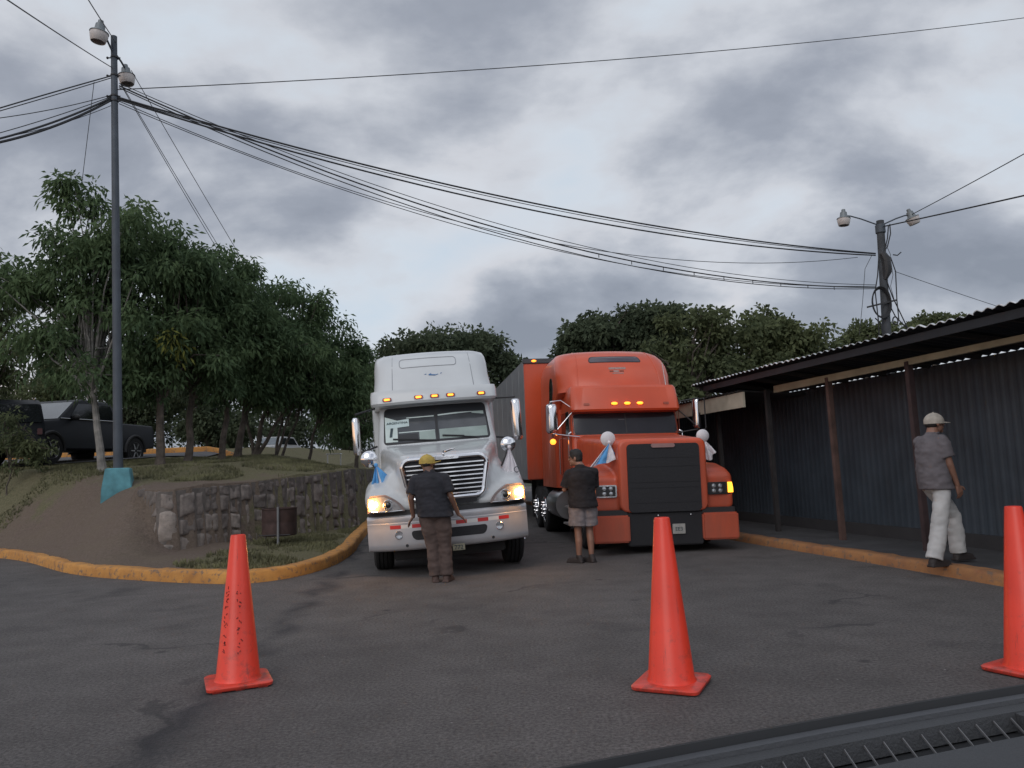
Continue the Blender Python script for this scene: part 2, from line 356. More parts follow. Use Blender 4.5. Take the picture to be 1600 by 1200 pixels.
def thing(name, label, cat, loc=(0, 0, 0), rz=0, group=None):
    o = bpy.data.objects.new(name, None); C.objects.link(o); o.empty_display_size = 0.2
    o.location = loc; o.rotation_euler = (0, 0, rz); o['label'] = label; o['category'] = cat
    if group: o['group'] = group
    return o
def tag(o, label, cat, group=None):
    o['label'] = label; o['category'] = cat
    if group: o['group'] = group
    return o
def struct(o): o['kind'] = 'structure'; return o
def finish(name, mb, m, parent, voxel=0.02, smooth=8, wrinkle=0.0, ws=9.0, fac=0.5):
    """voxel-join overlapping shapes into one continuous skin"""
    me = mb.mesh(name+'_raw'); o = bpy.data.objects.new(name+'_raw', me); C.objects.link(o)
    r = o.modifiers.new('r', 'REMESH'); r.mode = 'VOXEL'; r.voxel_size = voxel; r.use_smooth_shade = True
    if smooth: k = o.modifiers.new('s', 'SMOOTH'); k.iterations = smooth; k.factor = fac
    dg = bpy.context.evaluated_depsgraph_get(); dg.update()
    me2 = bpy.data.meshes.new_from_object(o.evaluated_get(dg)); me2.name = name
    bpy.data.objects.remove(o); bpy.data.meshes.remove(me)
    if wrinkle:
        nv = len(me2.vertices); co = np.empty(nv*3); no = np.empty(nv*3)
        me2.vertices.foreach_get('co', co); me2.vertices.foreach_get('normal', no) if False else None
        co = co.reshape(-1, 3); nn = np.array([v.normal[:] for v in me2.vertices])
        d = np.array([noise.noise(Vector((p[0]*ws, p[1]*ws, p[2]*ws*1.7)))+0.5*noise.noise(Vector((p[0]*ws*2.3, p[1]*ws*2.3, p[2]*ws*3.5))) for p in co])
        co = co + nn*(d*wrinkle)[:, None]; me2.vertices.foreach_set('co', co.ravel())
    me2.materials.clear(); me2.materials.append(m)
    me2.polygons.foreach_set('use_smooth', [True]*len(me2.polygons)); me2.update()
    ob = bpy.data.objects.new(name, me2); C.objects.link(ob)
    if parent: ob.parent = parent
    return ob
def rr(cx, cz, w, h, r, y, k=5):        # rounded rectangle ring in the xz plane
    pts = []
    for qx, qz, a0 in ((1, 1, 0), (-1, 1, 90), (-1, -1, 180), (1, -1, 270)):
        for i in range(k+1):
            a = math.radians(a0+90*i/k); pts.append(Vector((cx+qx*(w/2-r)+r*math.cos(a), y, cz+qz*(h/2-r)+r*math.sin(a))))
    return pts
def text_obj(txt, name, size, m, parent, loc, rot=(math.pi/2, 0, 0), ext=0.002, sx=1.0):
    cu = bpy.data.curves.new(name, 'FONT'); cu.body = txt; cu.size = size; cu.extrude = ext; cu.align_x = 'CENTER'; cu.align_y = 'CENTER'
    o = bpy.data.objects.new(name+'_t', cu); C.objects.link(o); dg = bpy.context.evaluated_depsgraph_get(); dg.update()
    me = bpy.data.meshes.new_from_object(o.evaluated_get(dg)); bpy.data.objects.remove(o); me.name = name
    me.materials.clear(); me.materials.append(m)
    ob = bpy.data.objects.new(name, me); C.objects.link(ob); ob.location = loc; ob.rotation_euler = rot; ob.scale = (sx, 1, 1)
    if parent: ob.parent = parent
    return ob
def ss(x): x = max(0.0, min(1.0, x)); return x*x*(3-2*x)
def lerp(a, b, t): return a+(b-a)*t
# ------------------------------------------------------------------ ground, road, kerbs
KERB_L = [(-34.0, 25.0), (-24.0, 21.6), (-16.0, 18.9), (-10.85, 16.35), (-7.38, 12.95), (-5.57, 11.68), (-4.25, 11.02), (-3.72, 10.95), (-3.22, 11.5), (-2.98, 12.8), (-3.08, 14.8), (-3.4, 17.1), (-4.5, 26.0), (-5.8, 36.0), (-8.4, 56.0), (-14.0, 99.0)]
WALL_L = [(-7.9, 16.4), (-7.35, 15.1), (-6.95, 14.55), (-6.3, 14.2), (-5.6, 15.6), (-4.85, 17.4), (-4.2, 19.9), (-4.75, 24.5), (-5.7, 33.0), (-7.0, 44.0)]
def catmull(pts, n=8):
    out = []; p = [Vector((*q, 0)) for q in pts]
    for i in range(len(p)-1):
        a, b, c, d = p[max(i-1, 0)], p[i], p[i+1], p[min(i+2, len(p)-1)]
        for k in range(n):
            t = k/n; out.append(0.5*((2*b)+(-a+c)*t+(2*a-5*b+4*c-d)*t*t+(-a+3*b-3*c+d)*t**3))
    out.append(p[-1]); return [(v.x, v.y) for v in out]
KL = catmull(KERB_L); WL = catmull(WALL_L, 6)
def polydist(X, Y, pl):                 # distance to a polyline and the side of it (positive = left of travel)
    best = np.full(X.shape, 1e9); side = np.zeros(X.shape); 
    for (x0, y0), (x1, y1) in zip(pl[:-1], pl[1:]):
        ex, ey = x1-x0, y1-y0; l2 = ex*ex+ey*ey+1e-12
        t = np.clip(((X-x0)*ex+(Y-y0)*ey)/l2, 0, 1); qx, qy = X-(x0+t*ex), Y-(y0+t*ey)
        d = np.hypot(qx, qy); cr = ex*(Y-y0)-ey*(X-x0); m = d < best
        best = np.where(m, d, best); side = np.where(m, np.sign(cr), side)
    return best, side
def sstep(x): x = np.clip(x, 0, 1); return x*x*(3-2*x)
def wtop(Y): return 1.29+np.clip(Y-14.2, 0, 5.8)*0.055
def terrain(X, Y):
    X = np.asarray(X, float); Y = np.asarray(Y, float)
    dk, sk = polydist(X, Y, KL); dk = dk*sk                     # positive on the lawn side
    dw, sw = polydist(X, Y, WL); dw = dw*sw
    L0 = 1.3+0.58*sstep((Y-15.0)/5.0)+0.06*np.maximum(0, Y-20)
    L0 = L0-0.9*sstep((Y-24.5)/4)*sstep((X+12)/3)
    L0 = np.minimum(L0, 2.9)
    wt = wtop(Y)
    lawn = np.where(Y > 14.0, wt+(L0-wt)*sstep(np.abs(dw)/3.0), L0)
    lawn = np.where(X < -7.6, L0, lawn)
    bank = 0.13+(lawn-0.13)*sstep((dk+0.1)/2.15)
    verge = 0.13+0.03*np.maximum(0, dk)
    # behind the wall (left of it) the lawn, before it the verge; past the wall's near end the bank
    behind = (dw > 0) & (Y > 14.2) & (X > -7.9)
    z = np.where(behind, lawn, 0)
    front = (dw <= 0) & (X > -7.2) & (Y > 13.6)
    wv = sstep((-dw)/0.9)
    zf = verge
    # the slope that comes round the wall's end
    endd = np.hypot(X+6.9, Y-14.3)
    z = np.where(front, zf, z)
    rest = ~(behind | front)
    tb = sstep((-6.1-X)/1.3)
    z = np.where(rest, verge*(1-tb)+bank*tb, z)
    z = np.where(front & (X < -6.2), verge*(1-tb)+np.minimum(bank, lawn)*tb, z)
    z = np.where(dk < 0.14, 0.13-np.minimum((0.14-dk)*4, 1)*0.5, z)
    return z
def tz(x, y): return float(terrain(np.array([x]), np.array([y]))[0])
def grid_terrain(name, xs, ys, m, func, dirt=True):
    X, Y = np.meshgrid(xs, ys); Z = func(X, Y); nx, ny = len(xs), len(ys)
    bump = np.array([noise.noise(Vector((x*0.9, y*0.9, 0)))*0.05+noise.noise(Vector((x*3.1, y*3.1, 5)))*0.02 for x, y in zip(X.ravel(), Y.ravel())]).reshape(X.shape)
    dk, sk = polydist(X, Y, KL); Z = Z+bump*np.clip(dk*sk, 0, 1)
    me = bpy.data.meshes.new(name); nv = nx*ny; me.vertices.add(nv)
    me.vertices.foreach_set('co', np.stack([X, Y, Z], -1).ravel())
    idx = np.arange(nv).reshape(ny, nx); q = np.stack([idx[:-1, :-1], idx[:-1, 1:], idx[1:, 1:], idx[1:, :-1]], -1).reshape(-1, 4)
    dkk = (dk*sk)[:-1, :-1].ravel(); q = q[dkk > -0.35]
    me.loops.add(q.size); me.loops.foreach_set('vertex_index', q.ravel()); me.polygons.add(len(q))
    me.polygons.foreach_set('loop_start', np.arange(len(q))*4); me.update(calc_edges=True); me.validate()
    me.polygons.foreach_set('use_smooth', [True]*len(me.polygons))
    a = me.attributes.new('dirt', 'FLOAT', 'POINT')
    dirtv = 0.98*sstep((17.2+1.6*sstep((-X-7.5)/2)+0.10*(X+8)-Y)/2.2)*sstep((-4.7-X)/1.2)*sstep((X+19)/4)+0.15
    a.data.foreach_set('value', dirtv.ravel()); me.materials.append(m)
    o = bpy.data.objects.new(name, me); C.objects.link(o); return struct(o)
xs = np.concatenate([np.arange(-34, -13, 0.5), np.arange(-13, -2.4, 0.09)]); ys = np.concatenate([np.arange(10.3, 22, 0.09), np.arange(22, 50, 0.25)])
lawn = grid_terrain('lawn', xs, ys, MT, terrain)
g = MB(); g.add([(-900, -60, -0.62), (900, -60, -0.62), (900, 1500, -0.62), (-900, 1500, -0.62)], [(0, 1, 2, 3)])
struct(g.build('ground', mat('far_grass', (0.035, 0.045, 0.02), 0.95, var=0.4, vs=0.3), smooth=0))
g = MB(); g.add([(-45, -12, 0), (9.5, -12, 0), (9.5, 60, 0), (-45, 60, 0)], [(0, 1, 2, 3)]); struct(g.build('road', MA, smooth=0))

def kerb(name, line, side, mk=None, w=0.25, h=0.165, zf=lambda x, y: 0.0, r=0.035):
    mb = MB(); rings = []; n = len(line)
    for i, (x, y) in enumerate(line):
        a, b = line[max(i-1, 0)], line[min(i+1, n-1)]; d = Vector((b[0]-a[0], b[1]-a[1], 0)).normalized(); nrm = Vector((-d.y, d.x, 0))*side
        z = zf(x, y); j = 0.020*noise.noise(Vector((x*1.7, y*1.7, 0)))+0.012*noise.noise(Vector((x*6.1, y*6.1, 4))); o = Vector((x, y, z))
        prof = [(0, -0.3), (0, 0.0), (0.012+j, h-r), (0.03+j, h-0.008+j), (0.06, h+j), (w-0.02, h+j), (w, h-0.02), (w, -0.3)]
        rings.append([o+nrm*p+Vector((0, 0, q)) for p, q in prof])
    mb.loft(rings, True); return struct(mb.build(name, mk or MK, smooth=50))
def dense(line, step):
    out = []
    for a, b in zip(line[:-1], line[1:]):
        k = max(1, int(math.hypot(b[0]-a[0], b[1]-a[1])/step))
        out += [(lerp(a[0], b[0], i/k), lerp(a[1], b[1], i/k)) for i in range(k)]
    return out+[line[-1]]
kerb('kerb_left', dense(KL, 0.12), 1)
KR = [(6.9, 0.0), (6.05, 4.2), (5.18, 8.25), (4.66, 10.7), (3.91, 14.1), (2.6, 20.5), (1.2, 27.0), (-2.5, 44.0)]
def kr_x(Y):
    for (x0, y0), (x1, y1) in zip(KR[:-1], KR[1:]):
        if y0 <= Y <= y1: return lerp(x0, x1, (Y-y0)/(y1-y0))
    return KR[-1][0]
KRd = [(x+0.02*math.sin(y*1.3), y) for x, y in dense(KR, 0.15)]
kerb('kerb_right', KRd, -1, MK2, 0.24, 0.125)
mb = MB(); rings = [[Vector((x+0.23, y, 0.11)), Vector((x+0.23, y, -0.2)), Vector((x+9, y, -0.2)), Vector((x+9, y, 0.11))] for x, y in KRd]
mb.loft(rings, True); struct(mb.build('pavement', mat('pavement_concrete', (0.050, 0.050, 0.054), 0.9, var=0.25, vs=2.5, bump=0.5), smooth=0))
# upper car park behind the lawn: a strip of asphalt and its kerb
mb = MB(); rows = []
def lotz(x, y): return tz(x, y)+0.035
line_n = [(-34, 17.6), (-22, 17.9), (-15.5, 19.6), (-13.2, 21.4), (-12.2, 23.5), (-11.6, 26.0), (-11.2, 28.0)]
line_f = [(-34, 27.0), (-22, 28.5), (-17.5, 29.2), (-15.2, 29.6), (-13.6, 29.8), (-12.4, 29.9), (-11.4, 30.0)]
ln, lf = dense(line_n, 0.6), None
vs = []; K = 30; NN = 40
def samp(line, t):
    s = t*(len(line)-1); i = min(int(s), len(line)-2); return lerp(line[i][0], line[i+1][0], s-i), lerp(line[i][1], line[i+1][1], s-i)
for i in range(NN+1):
    a, b = samp(line_n, i/NN), samp(line_f, i/NN); rows.append([Vector((lerp(a[0], b[0], k/K), lerp(a[1], b[1], k/K), 0)) for k in range(K+1)])
for r_ in rows:
    for p in r_: p.z = lotz(p.x, p.y)+0.03
mb.loft(rows, False, False); struct(mb.build('car_park', mat('car_park_asphalt', (0.075, 0.075, 0.08), 0.85, var=0.2, vs=2, bump=0.4), smooth=60))
kerb('kerb_car_park', dense([(-30, 28.2), (-19, 28.9), (-15.6, 29.4), (-11.0, 30.0), (-9.2, 30.6)], 0.4), -1 if False else 1, w=0.22, h=0.20, zf=lambda x, y: tz(x, y)+0.06)

# grass tufts along the verge and lawn edge: nobody could count them
rng = np.random.default_rng(5)
def tufts(name, n, region):
    X, Y = region(n); Z = terrain(X, Y); V = []; F = []
    for x, y, z in zip(X, Y, Z):
        for k in range(3):
            a = rng.uniform(0, 6.28); h = rng.uniform(0.03, 0.09); dx_, dy_ = math.cos(a)*0.012, math.sin(a)*0.012; lx, ly = rng.uniform(-.04, .04, 2)
            o = len(V); V += [(x-dx_, y-dy_, z-0.01), (x+dx_, y+dy_, z-0.01), (x+lx, y+ly, z+h)]; F.append((o, o+1, o+2))
    mb = MB(); mb.v, mb.f = V, F; o = mb.build(name, mat('grass_blades', (0.12, 0.118, 0.060), 0.9, var=0.5, vs=1.5), smooth=0, fix=False)
    tag(o, 'dry grass blades growing on the verge and lawn beside the stone wall', 'grass'); o['kind'] = 'stuff'; return o
def reg(n):
    X = rng.uniform(-14, -2.9, n*4); Y = rng.uniform(10.9, 24, n*4); d, s = polydist(X, Y, KL); ok = (d*s > 0.22)
    dw, _ = polydist(X, Y, WL); ok &= dw > 0.28
    nz = np.array([noise.noise(Vector((x*0.8, y*0.8, 3))) for x, y in zip(X, Y)]); dirt = sstep((17.2+1.6*sstep((-X-7.5)/2)+0.10*(X+8)-Y)/2.2)*sstep((-4.7-X)/1.2)
    ok &= (nz > -0.15+0.75*dirt); return X[ok][:n], Y[ok][:n]
tufts('grass', 14000, reg)

# ------------------------------------------------------------------ stone retaining wall
def stone_wall():
    rs = random.Random(3); root = thing('retaining_wall', 'low retaining wall of rough upright stones holding up the lawn on the left', 'wall', (WALL_L[3][0], WALL_L[3][1], 0))
    off = Vector(root.location); W = dense(WL, 0.05); cum = [0]
    for a, b in zip(W[:-1], W[1:]): cum.append(cum[-1]+math.hypot(b[0]-a[0], b[1]-a[1]))
    def at(s):
        i = min(max(int(s/cum[-1]*(len(W)-1)), 0), len(W)-2)
        while i < len(W)-2 and cum[i+1] < s: i += 1
        while i > 0 and cum[i] > s: i -= 1
        t = (s-cum[i])/max(1e-6, cum[i+1]-cum[i]); a, b = W[i], W[i+1]; d = Vector((b[0]-a[0], b[1]-a[1], 0)).normalized()
        return Vector((lerp(a[0], b[0], t), lerp(a[1], b[1], t), 0)), Vector((d.y, -d.x, 0))
    # mortar core
    core = MB(); rings = []
    s = 0
    while s < cum[-1]:
        p, n = at(s); zt = float(wtop(np.array([p.y]))[0]); zt = min(zt, zt) if p.x > -7 else min(zt, tz(p.x, p.y)+0.02)
        j = 0.03*noise.noise(Vector((s, 0, 0)))
        rings.append([p+n*0.02-off+Vector((0, 0, -0.1)), p+n*(-0.02)-off+Vector((0, 0, zt-0.03+j)), p-n*0.34-off+Vector((0, 0, zt-0.02+j)), p-n*0.34-off+Vector((0, 0, -0.1))]); s += 0.12
    core.loft(rings, True); co = core.build('mortar_core', mat('dark_mortar', (0.125, 0.11, 0.10), 0.95, var=0.3, vs=8, bump=0.5), root, smooth=40)
    mb = MB(); tones = []
    cols = 0; s = 0.0
    while s < cum[-1]-0.2:
        wd = rs.uniform(0.20, 0.42); p0, n0 = at(s+0.01); zt = float(wtop(np.array([p0.y]))[0])
        if p0.x < -7: zt = min(zt, tz(p0.x, p0.y)+0.05)
        h = -0.06; first = True
        while h < zt-0.05:
            hh = rs.uniform(0.30, 0.62)*(1.0 if rs.random() < 0.7 else 0.6); top = min(h+hh, zt-0.02)
            if zt-top < 0.14: top = zt-rs.uniform(0.0, 0.05)
            gx = rs.uniform(0.001, 0.008); bulge = rs.uniform(0.02, 0.06); tone = rs.random()*0.55+0.45*(1-h/1.3)
            NS, NZ = 8, 10; rings2 = []; V = []; 
            for a in range(NS+1):
                for b in range(NZ+1):
                    u, v = a/NS, b/NZ; su = s+gx+(wd-2*gx)*u; p, n = at(su)
                    r_ = max(0, 1-abs(2*u-1)**7)**0.5*max(0, 1-abs(2*v-1)**8)**0.5
                    hz = h+gx+(top-h-2*gx)*v + 0.02*math.sin(su*9+h*3)
                    nn = noise.noise(Vector((su*6, hz*6, 1)))*0.035+noise.noise(Vector((su*17, hz*17, 7)))*0.012
                    lean = -0.05*hz
                    V.append(p+n*(0.02+r_*(bulge+nn)+lean-(1-r_)*0.028)+Vector((0, 0, hz))-off)
            F = [(a*(NZ+1)+b, (a+1)*(NZ+1)+b, (a+1)*(NZ+1)+b+1, a*(NZ+1)+b+1) for a in range(NS) for b in range(NZ)]
            mb.add(V, F); tones += [tone]*len(V); h = top
        s += wd
    o = mb.build('stone_facing', MST, root, smooth=60, fix=False); a = o.data.attributes.new('tone', 'FLOAT', 'POINT'); a.data.foreach_set('value', tones)
stone_wall()
# litter barrel on a frame before the wall
def barrel():
    b = G(432, 851, 0.2); b.z = tz(b.x, b.y); root = thing('litter_barrel', 'dark rusty litter barrel hung on a grey post before the stone wall', 'bin', b)
    mb = MB(); mb.lathe([(0.31, 0.17), (0.32, 0.18), (0.325, 0.40), (0.32, 0.42), (0.325, 0.44), (0.325, 0.66), (0.335, 0.67), (0.335, 0.69), (0.30, 0.69), (0.29, 0.24), (0.02, 0.22)], (-0.05, 0.35, 0), n=28)
    mb.build('drum', mat('rusty_drum', (0.05, 0.028, 0.024), 0.8, var=0.4, vs=6), root)
    mb = MB(); mb.tube([(0.03, 0, -0.02), (0.03, 0, 0.72)], 0.022, 8); mb.build('post', mat('grey_post', (0.16, 0.165, 0.17), 0.7), root)
    mb = MB(); mb.tube([(-0.42, 0.30, 0.20), (-0.33, 0.02, 0.20), (0.25, 0.02, 0.20)], 0.010, 6); mb.build('rail', BLACK, root)
barrel()

# ------------------------------------------------------------------ shed on the right
def shed():
    o0 = Vector((kr_x(12)+0.9, 12.0, 0)); root = thing('open_fronted_shed', 'long dark shed with a corrugated roof and slim wooden posts on the right', 'shed', o0)
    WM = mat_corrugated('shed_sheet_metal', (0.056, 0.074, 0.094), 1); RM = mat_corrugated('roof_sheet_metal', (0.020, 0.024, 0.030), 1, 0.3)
    def line(off, Y): return Vector((kr_x(Y)+off, Y, 0))-o0
    # corrugated back wall, panel by panel
    mb = MB(); V = []; s = 1.2; Ys = np.arange(1.2, 27.5, 0.028); i = 0; rings = []
    for Y in Ys:
        ph = (Y/0.14) % 1; d = 0.0 if ph < 0.5 else 0.0055
        p = line(1.75+d, float(Y)); rings.append([p+Vector((0, 0, 0.10)), p+Vector((0, 0, 2.72))])
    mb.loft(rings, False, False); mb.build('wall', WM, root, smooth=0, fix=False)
    mb = MB(); rings = [[line(1.68, Y)+Vector((0, 0, 0.1)), line(1.68, Y)+Vector((0, 0, 0.3)), line(1.74, Y)+Vector((0, 0, 0.3)), line(1.74, Y)+Vector((0, 0, 0.1))] for Y in np.arange(1.2, 27.5, 1.0)]
    mb.loft(rings, True); mb.build('plinth', mat('shed_plinth', (0.035, 0.035, 0.038), 0.9), root)
    for Y, c in ((14.4, 0), (12.55, 1), (10.75, 2), (8.75, 0), (6.9, 1), (16.4, 0), (18.6, 0), (21.0, 0)):
        p = line(0.93, Y); mb = MB(); mb.box(-0.042, 0.042, -0.042, 0.042, 0.1, 2.72, Matrix.Translation(p)@Euler((0, math.radians(-0.6), 0.2)).to_matrix().to_4x4())
        mb.build('post', mat('post_%d' % c, [(0.028, 0.025, 0.026), (0.085, 0.050, 0.042), (0.050, 0.031, 0.032)][c], 0.8, var=0.3, vs=5), root, bevel=0.006)
    # cream beam on the posts
    mb = MB(); a, b = line(0.86, 5.5), line(0.86, 14.35); rings = []
    for Y in np.arange(5.6, 14.5, 0.5):
        p = line(0.90, float(Y)); rings.append([p+Vector((-.03, 0, 2.63+0.010*(14.4-Y))), p+Vector((.03, 0, 2.63+0.010*(14.4-Y))), p+Vector((.03, 0, 2.76)), p+Vector((-.03, 0, 2.76))])
    mb.loft(rings, True); mb.build('beam', mat('cream_beam', (0.34, 0.31, 0.22), 0.8, var=0.2), root)
    # main roof: rises from the wall out over the kerb, corrugated across
    def roof(name, Y0, Y1, off0, z0, off1, z1, amp=0.016, pitch=0.15, thick=0.006, mm=RM):
        mb = MB(); rings = []
        for Y in np.arange(Y0, Y1, 0.03):
            a = line(off0, float(Y)); b = line(off1, float(Y)); w = amp*math.sin(2*math.pi*Y/pitch); j = 0.02*noise.noise(Vector((int(Y/0.8)*3.3, 0, 0)))
            rings.append([a+Vector((0, 0, z0+w)), b+Vector((-j*3, 0, z1+w+j)), b+Vector((-j*3, 0, z1+w+j+thick)), a+Vector((0, 0, z0+w+thick))])
        mb.loft(rings, True); return mb.build(name, mm, root, smooth=60)
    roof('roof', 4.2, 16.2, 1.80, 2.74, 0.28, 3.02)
    mb = MB(); rings = []
    for Y in np.arange(4.2, 16.2, 0.03):
        b = line(0.272, float(Y)); w = 0.016*math.sin(2*math.pi*Y/0.15); j = 0.02*noise.noise(Vector((int(Y/0.8)*3.3, 0, 0))); hh = 0.009 if noise.noise(Vector((Y*0.9, 4, 0))) > 0.0 else 0.002; q = b+Vector((-j*3, 0, 3.022+w+j)); rings.append([q, q+Vector((0, 0, hh)), q+Vector((0.03, 0, hh+0.002)), q+Vector((0.03, 0, 0.001))])
    mb.loft(rings, True); mb.build('roof_edge_gleam', mat('galvanised_sky_gleam', (0.62, 0.64, 0.66), 0.4, 0.3, var=0.2), root)  # pale strip added to give the sky's gleam along the sheet edge
    # fascia board hung under the outer edge, and rafters
    mb = MB()
    rings = [[line(0.36, Y)+Vector((0, 0, 2.86)), line(0.39, Y)+Vector((0, 0, 2.86)), line(0.39, Y)+Vector((0, 0, 2.965)), line(0.36, Y)+Vector((0, 0, 2.965))] for Y in np.arange(4.3, 16.1, 0.5)]
    mb.loft(rings, True); mb.build('fascia', RM, root)
    for Y in np.arange(4.9, 16.1, 0.93):
        mb = MB(); mb.bar(line(1.70, float(Y))+Vector((0, 0, 2.715)), line(0.40, float(Y))+Vector((0, 0, 2.945)), 0.045, 0.07); mb.build('rafter', mat('rafter', (0.03, 0.028, 0.028), 0.85), root)
    # lower roof farther on with a cream fascia
    roof('lower_roof', 14.6, 23.0, 1.80, 2.62, 0.45, 2.74, mm=mat_corrugated('lower_roof_metal', (0.06, 0.065, 0.07), 1))
    mb = MB(); rings = [[line(0.50, Y)+Vector((0, 0, 2.42)), line(0.54, Y)+Vector((0, 0, 2.42)), line(0.54, Y)+Vector((0, 0, 2.71)), line(0.50, Y)+Vector((0, 0, 2.71))] for Y in np.arange(14.5, 22.9, 0.6)]
    mb.loft(rings, True); mb.build('fascia', mat('cream_fascia', (0.36, 0.34, 0.27), 0.8, var=0.2), root)
shed()

# ------------------------------------------------------------------ poles with lamps, and the cables
def lamp_head(root, base, tip, s=1.0, tilt=0.0):
    """a bucket lamp: metal housing over a ribbed clear bowl, on a curved arm from base to tip (local to root)"""
    base, tip = Vector(base), Vector(tip); mid = (base+tip)/2+Vector((0, 0, 0.05))
    mb = MB(); mb.tube([base, lerp(base, mid, 0.6), mid, lerp(mid, tip, 0.6)+Vector((0, 0, 0.03)), tip], 0.022, 8); arm = mb.build('lamp_arm', POLEM, root)
    T = Euler((0, tilt, 0)).to_matrix().to_4x4()
    mb = MB(); mb.lathe([(0.035*s, 0.20*s), (0.055*s, 0.19*s), (0.06*s, 0.12*s), (0.095*s, 0.10*s), (0.11*s, -0.02*s), (0.13*s, -0.06*s), (0.195*s, -0.08*s), (0.20*s, -0.10*s), (0.03, -0.10*s)], tip, T=T); h = mb.build('lamp_housing', mat('lamp_housing_metal', (0.17, 0.19, 0.20), 0.5, 0.4), root)
    mb = MB(); mb.lathe([(0.185*s, -0.10*s), (0.188*s, -0.16*s), (0.155*s, -0.30*s), (0.145*s, -0.31*s), (0.14*s, -0.30*s), (0.165*s, -0.16*s), (0.165*s, -0.12*s), (0.02, -0.12*s)], tip, T=T); mb.build('lamp_bowl', mat('lamp_bowl', (0.50, 0.46, 0.44), 0.35, var=0.1, vs=30), root)
def left_pole():
    b = G(186, 772, 1.3); b = P(185, 766, 16.5); b.z = tz(b.x, b.y)-0.02; t = P(178, 57, 16.5); root = thing('utility_pole', 'tall dark steel pole on the lawn with two bucket lamps at its top', 'pole', b)
    l = t-b
    mb = MB(); n = 10; mb.tube([l*(i/n) for i in range(n+1)], [0.098-0.032*i/n for i in range(n+1)], 16); mb.build('shaft', POLEM, root)
    # teal concrete footing, a truncated block
    mb = MB(); mb.loft([[Vector((x*w_, y*w_, z)) for x, y in ((-1, -1), (1, -1), (1, 1), (-1, 1))] for w_, z in ((0.30, -0.35), (0.29, 0.02), (0.235, 0.44), (0.22, 0.46))], True)
    mb.build('footing', TEAL, root, smooth=0, bevel=0.015).rotation_euler = (0, 0, 0.35)
    def loc(px, py, dY=0): return P(px, py, 16.5+dY)-b
    lamp_head(root, loc(179, 88), loc(156, 45, -0.35), 1.0, 0.12); lamp_head(root, loc(181, 85), loc(197, 113, 0.5), 0.95, -0.12)
    for z0 in (90, 118, 150, 158):
        c = loc(179, z0); mb = MB(); mb.lathe([(0.078, -0.02), (0.085, -0.015), (0.085, 0.015), (0.078, 0.02)], c); mb.tube([c+Vector((-0.16, 0, 0)), c+Vector((0.12, 0.02, 0))], 0.014, 8); mb.ell(c+Vector((-0.16, 0, 0)), (0.028, 0.028, 0.03), 8, 6); mb.build('cable_clamp', BLACK, root)
left_pole()
RPY = 24.0
def right_pole():
    b = P(1388, 560, RPY); t = P(1375, 345, RPY); d = (t-b).normalized(); b = b-d*((b.z+0.6)/d.z); root = thing('utility_pole', 'leaning pole behind the shed roof with two bucket lamps and tangled cables', 'pole', b)
    def loc(px, py, dY=0): return P(px, py, RPY+dY)-b
    l = t-b; mb = MB(); mb.tube([l*(i/10) for i in range(11)], [0.16-0.045*i/10 for i in range(11)], 14); mb.build('shaft', mat('dark_wood_pole', (0.05, 0.055, 0.062), 0.8, var=0.3), root)
    lamp_head(root, loc(1373, 352), loc(1318, 337), 1.05, 0.05); lamp_head(root, loc(1377, 352), loc(1423, 336), 1.05, -0.35)
    mb = MB(); c = loc(1375.5, 358); mb.lathe([(0.13, -0.14), (0.15, -0.12), (0.15, 0.12), (0.13, 0.14)], c); mb.build('collar', POLEM, root)
    mb = MB(); mb.tube([loc(1378, 395, -0.1), loc(1384, 405, -0.1), loc(1386, 425, -0.1), loc(1383, 437, -0.1)], [0.10, 0.15, 0.14, 0.06], 10); mb.build('splice_sleeve', BLACK, root)
    mb = MB(); mb.bar(loc(1355, 480, -.2), loc(1400, 469, -.2), 0.05); mb.build('coil_bracket', BLACK, root)
    for k in range(5):
        mb = MB(); c = loc(1376, 473, -.15); rx, rz_ = (0.25+0.012*k), (0.44+0.015*k)
        mb.tube([c+Vector((rx*math.cos(a)*(1+0.03*math.sin(3*a+k)), -0.02*k, rz_*math.sin(a))) for a in np.linspace(0, 2*math.pi, 33)], 0.020, 6, False); mb.build('cable_coil', WIRE, root)
    mb = MB(); c = loc(1399, 501, -.15); mb.tube([c+Vector((0.08*math.cos(a), 0, 0.12*math.sin(a))) for a in np.linspace(0, 2*math.pi, 20)], 0.022, 6, False); mb.build('cable_coil', WIRE, root)
    for path in ([(1379, 397), (1392, 402), (1400, 424), (1401, 470), (1404, 500)], [(1384, 437), (1396, 465), (1410, 495), (1421, 517)], [(1386, 470), (1400, 495), (1418, 514)], [(1374, 400), (1371, 430), (1368, 455), (1372, 500), (1375, 530)],
                 [(1391, 350), (1392, 365), (1386, 385), (1380, 395)], [(1388, 352), (1386, 372), (1381, 392)], [(1392, 405), (1395, 430), (1392, 447), (1398, 470)], [(1395, 398), (1402, 399), (1408, 394)], [(1385, 382), (1392, 398), (1390, 408)], [(1362, 398), (1352, 420), (1347, 470), (1343, 524)], [(1368, 497), (1376, 505), (1379, 525)]):
        mb = MB(); r_ = 0.008 if path[0][0] in (1362, 1392, 1385) else 0.018; pts = [loc(x+random.Random(x).uniform(-1, 1), y, -.12) for x, y in path]; mb.tube(pts, r_, 6); mb.build('loose_cable', WIRE, root)
right_pole()
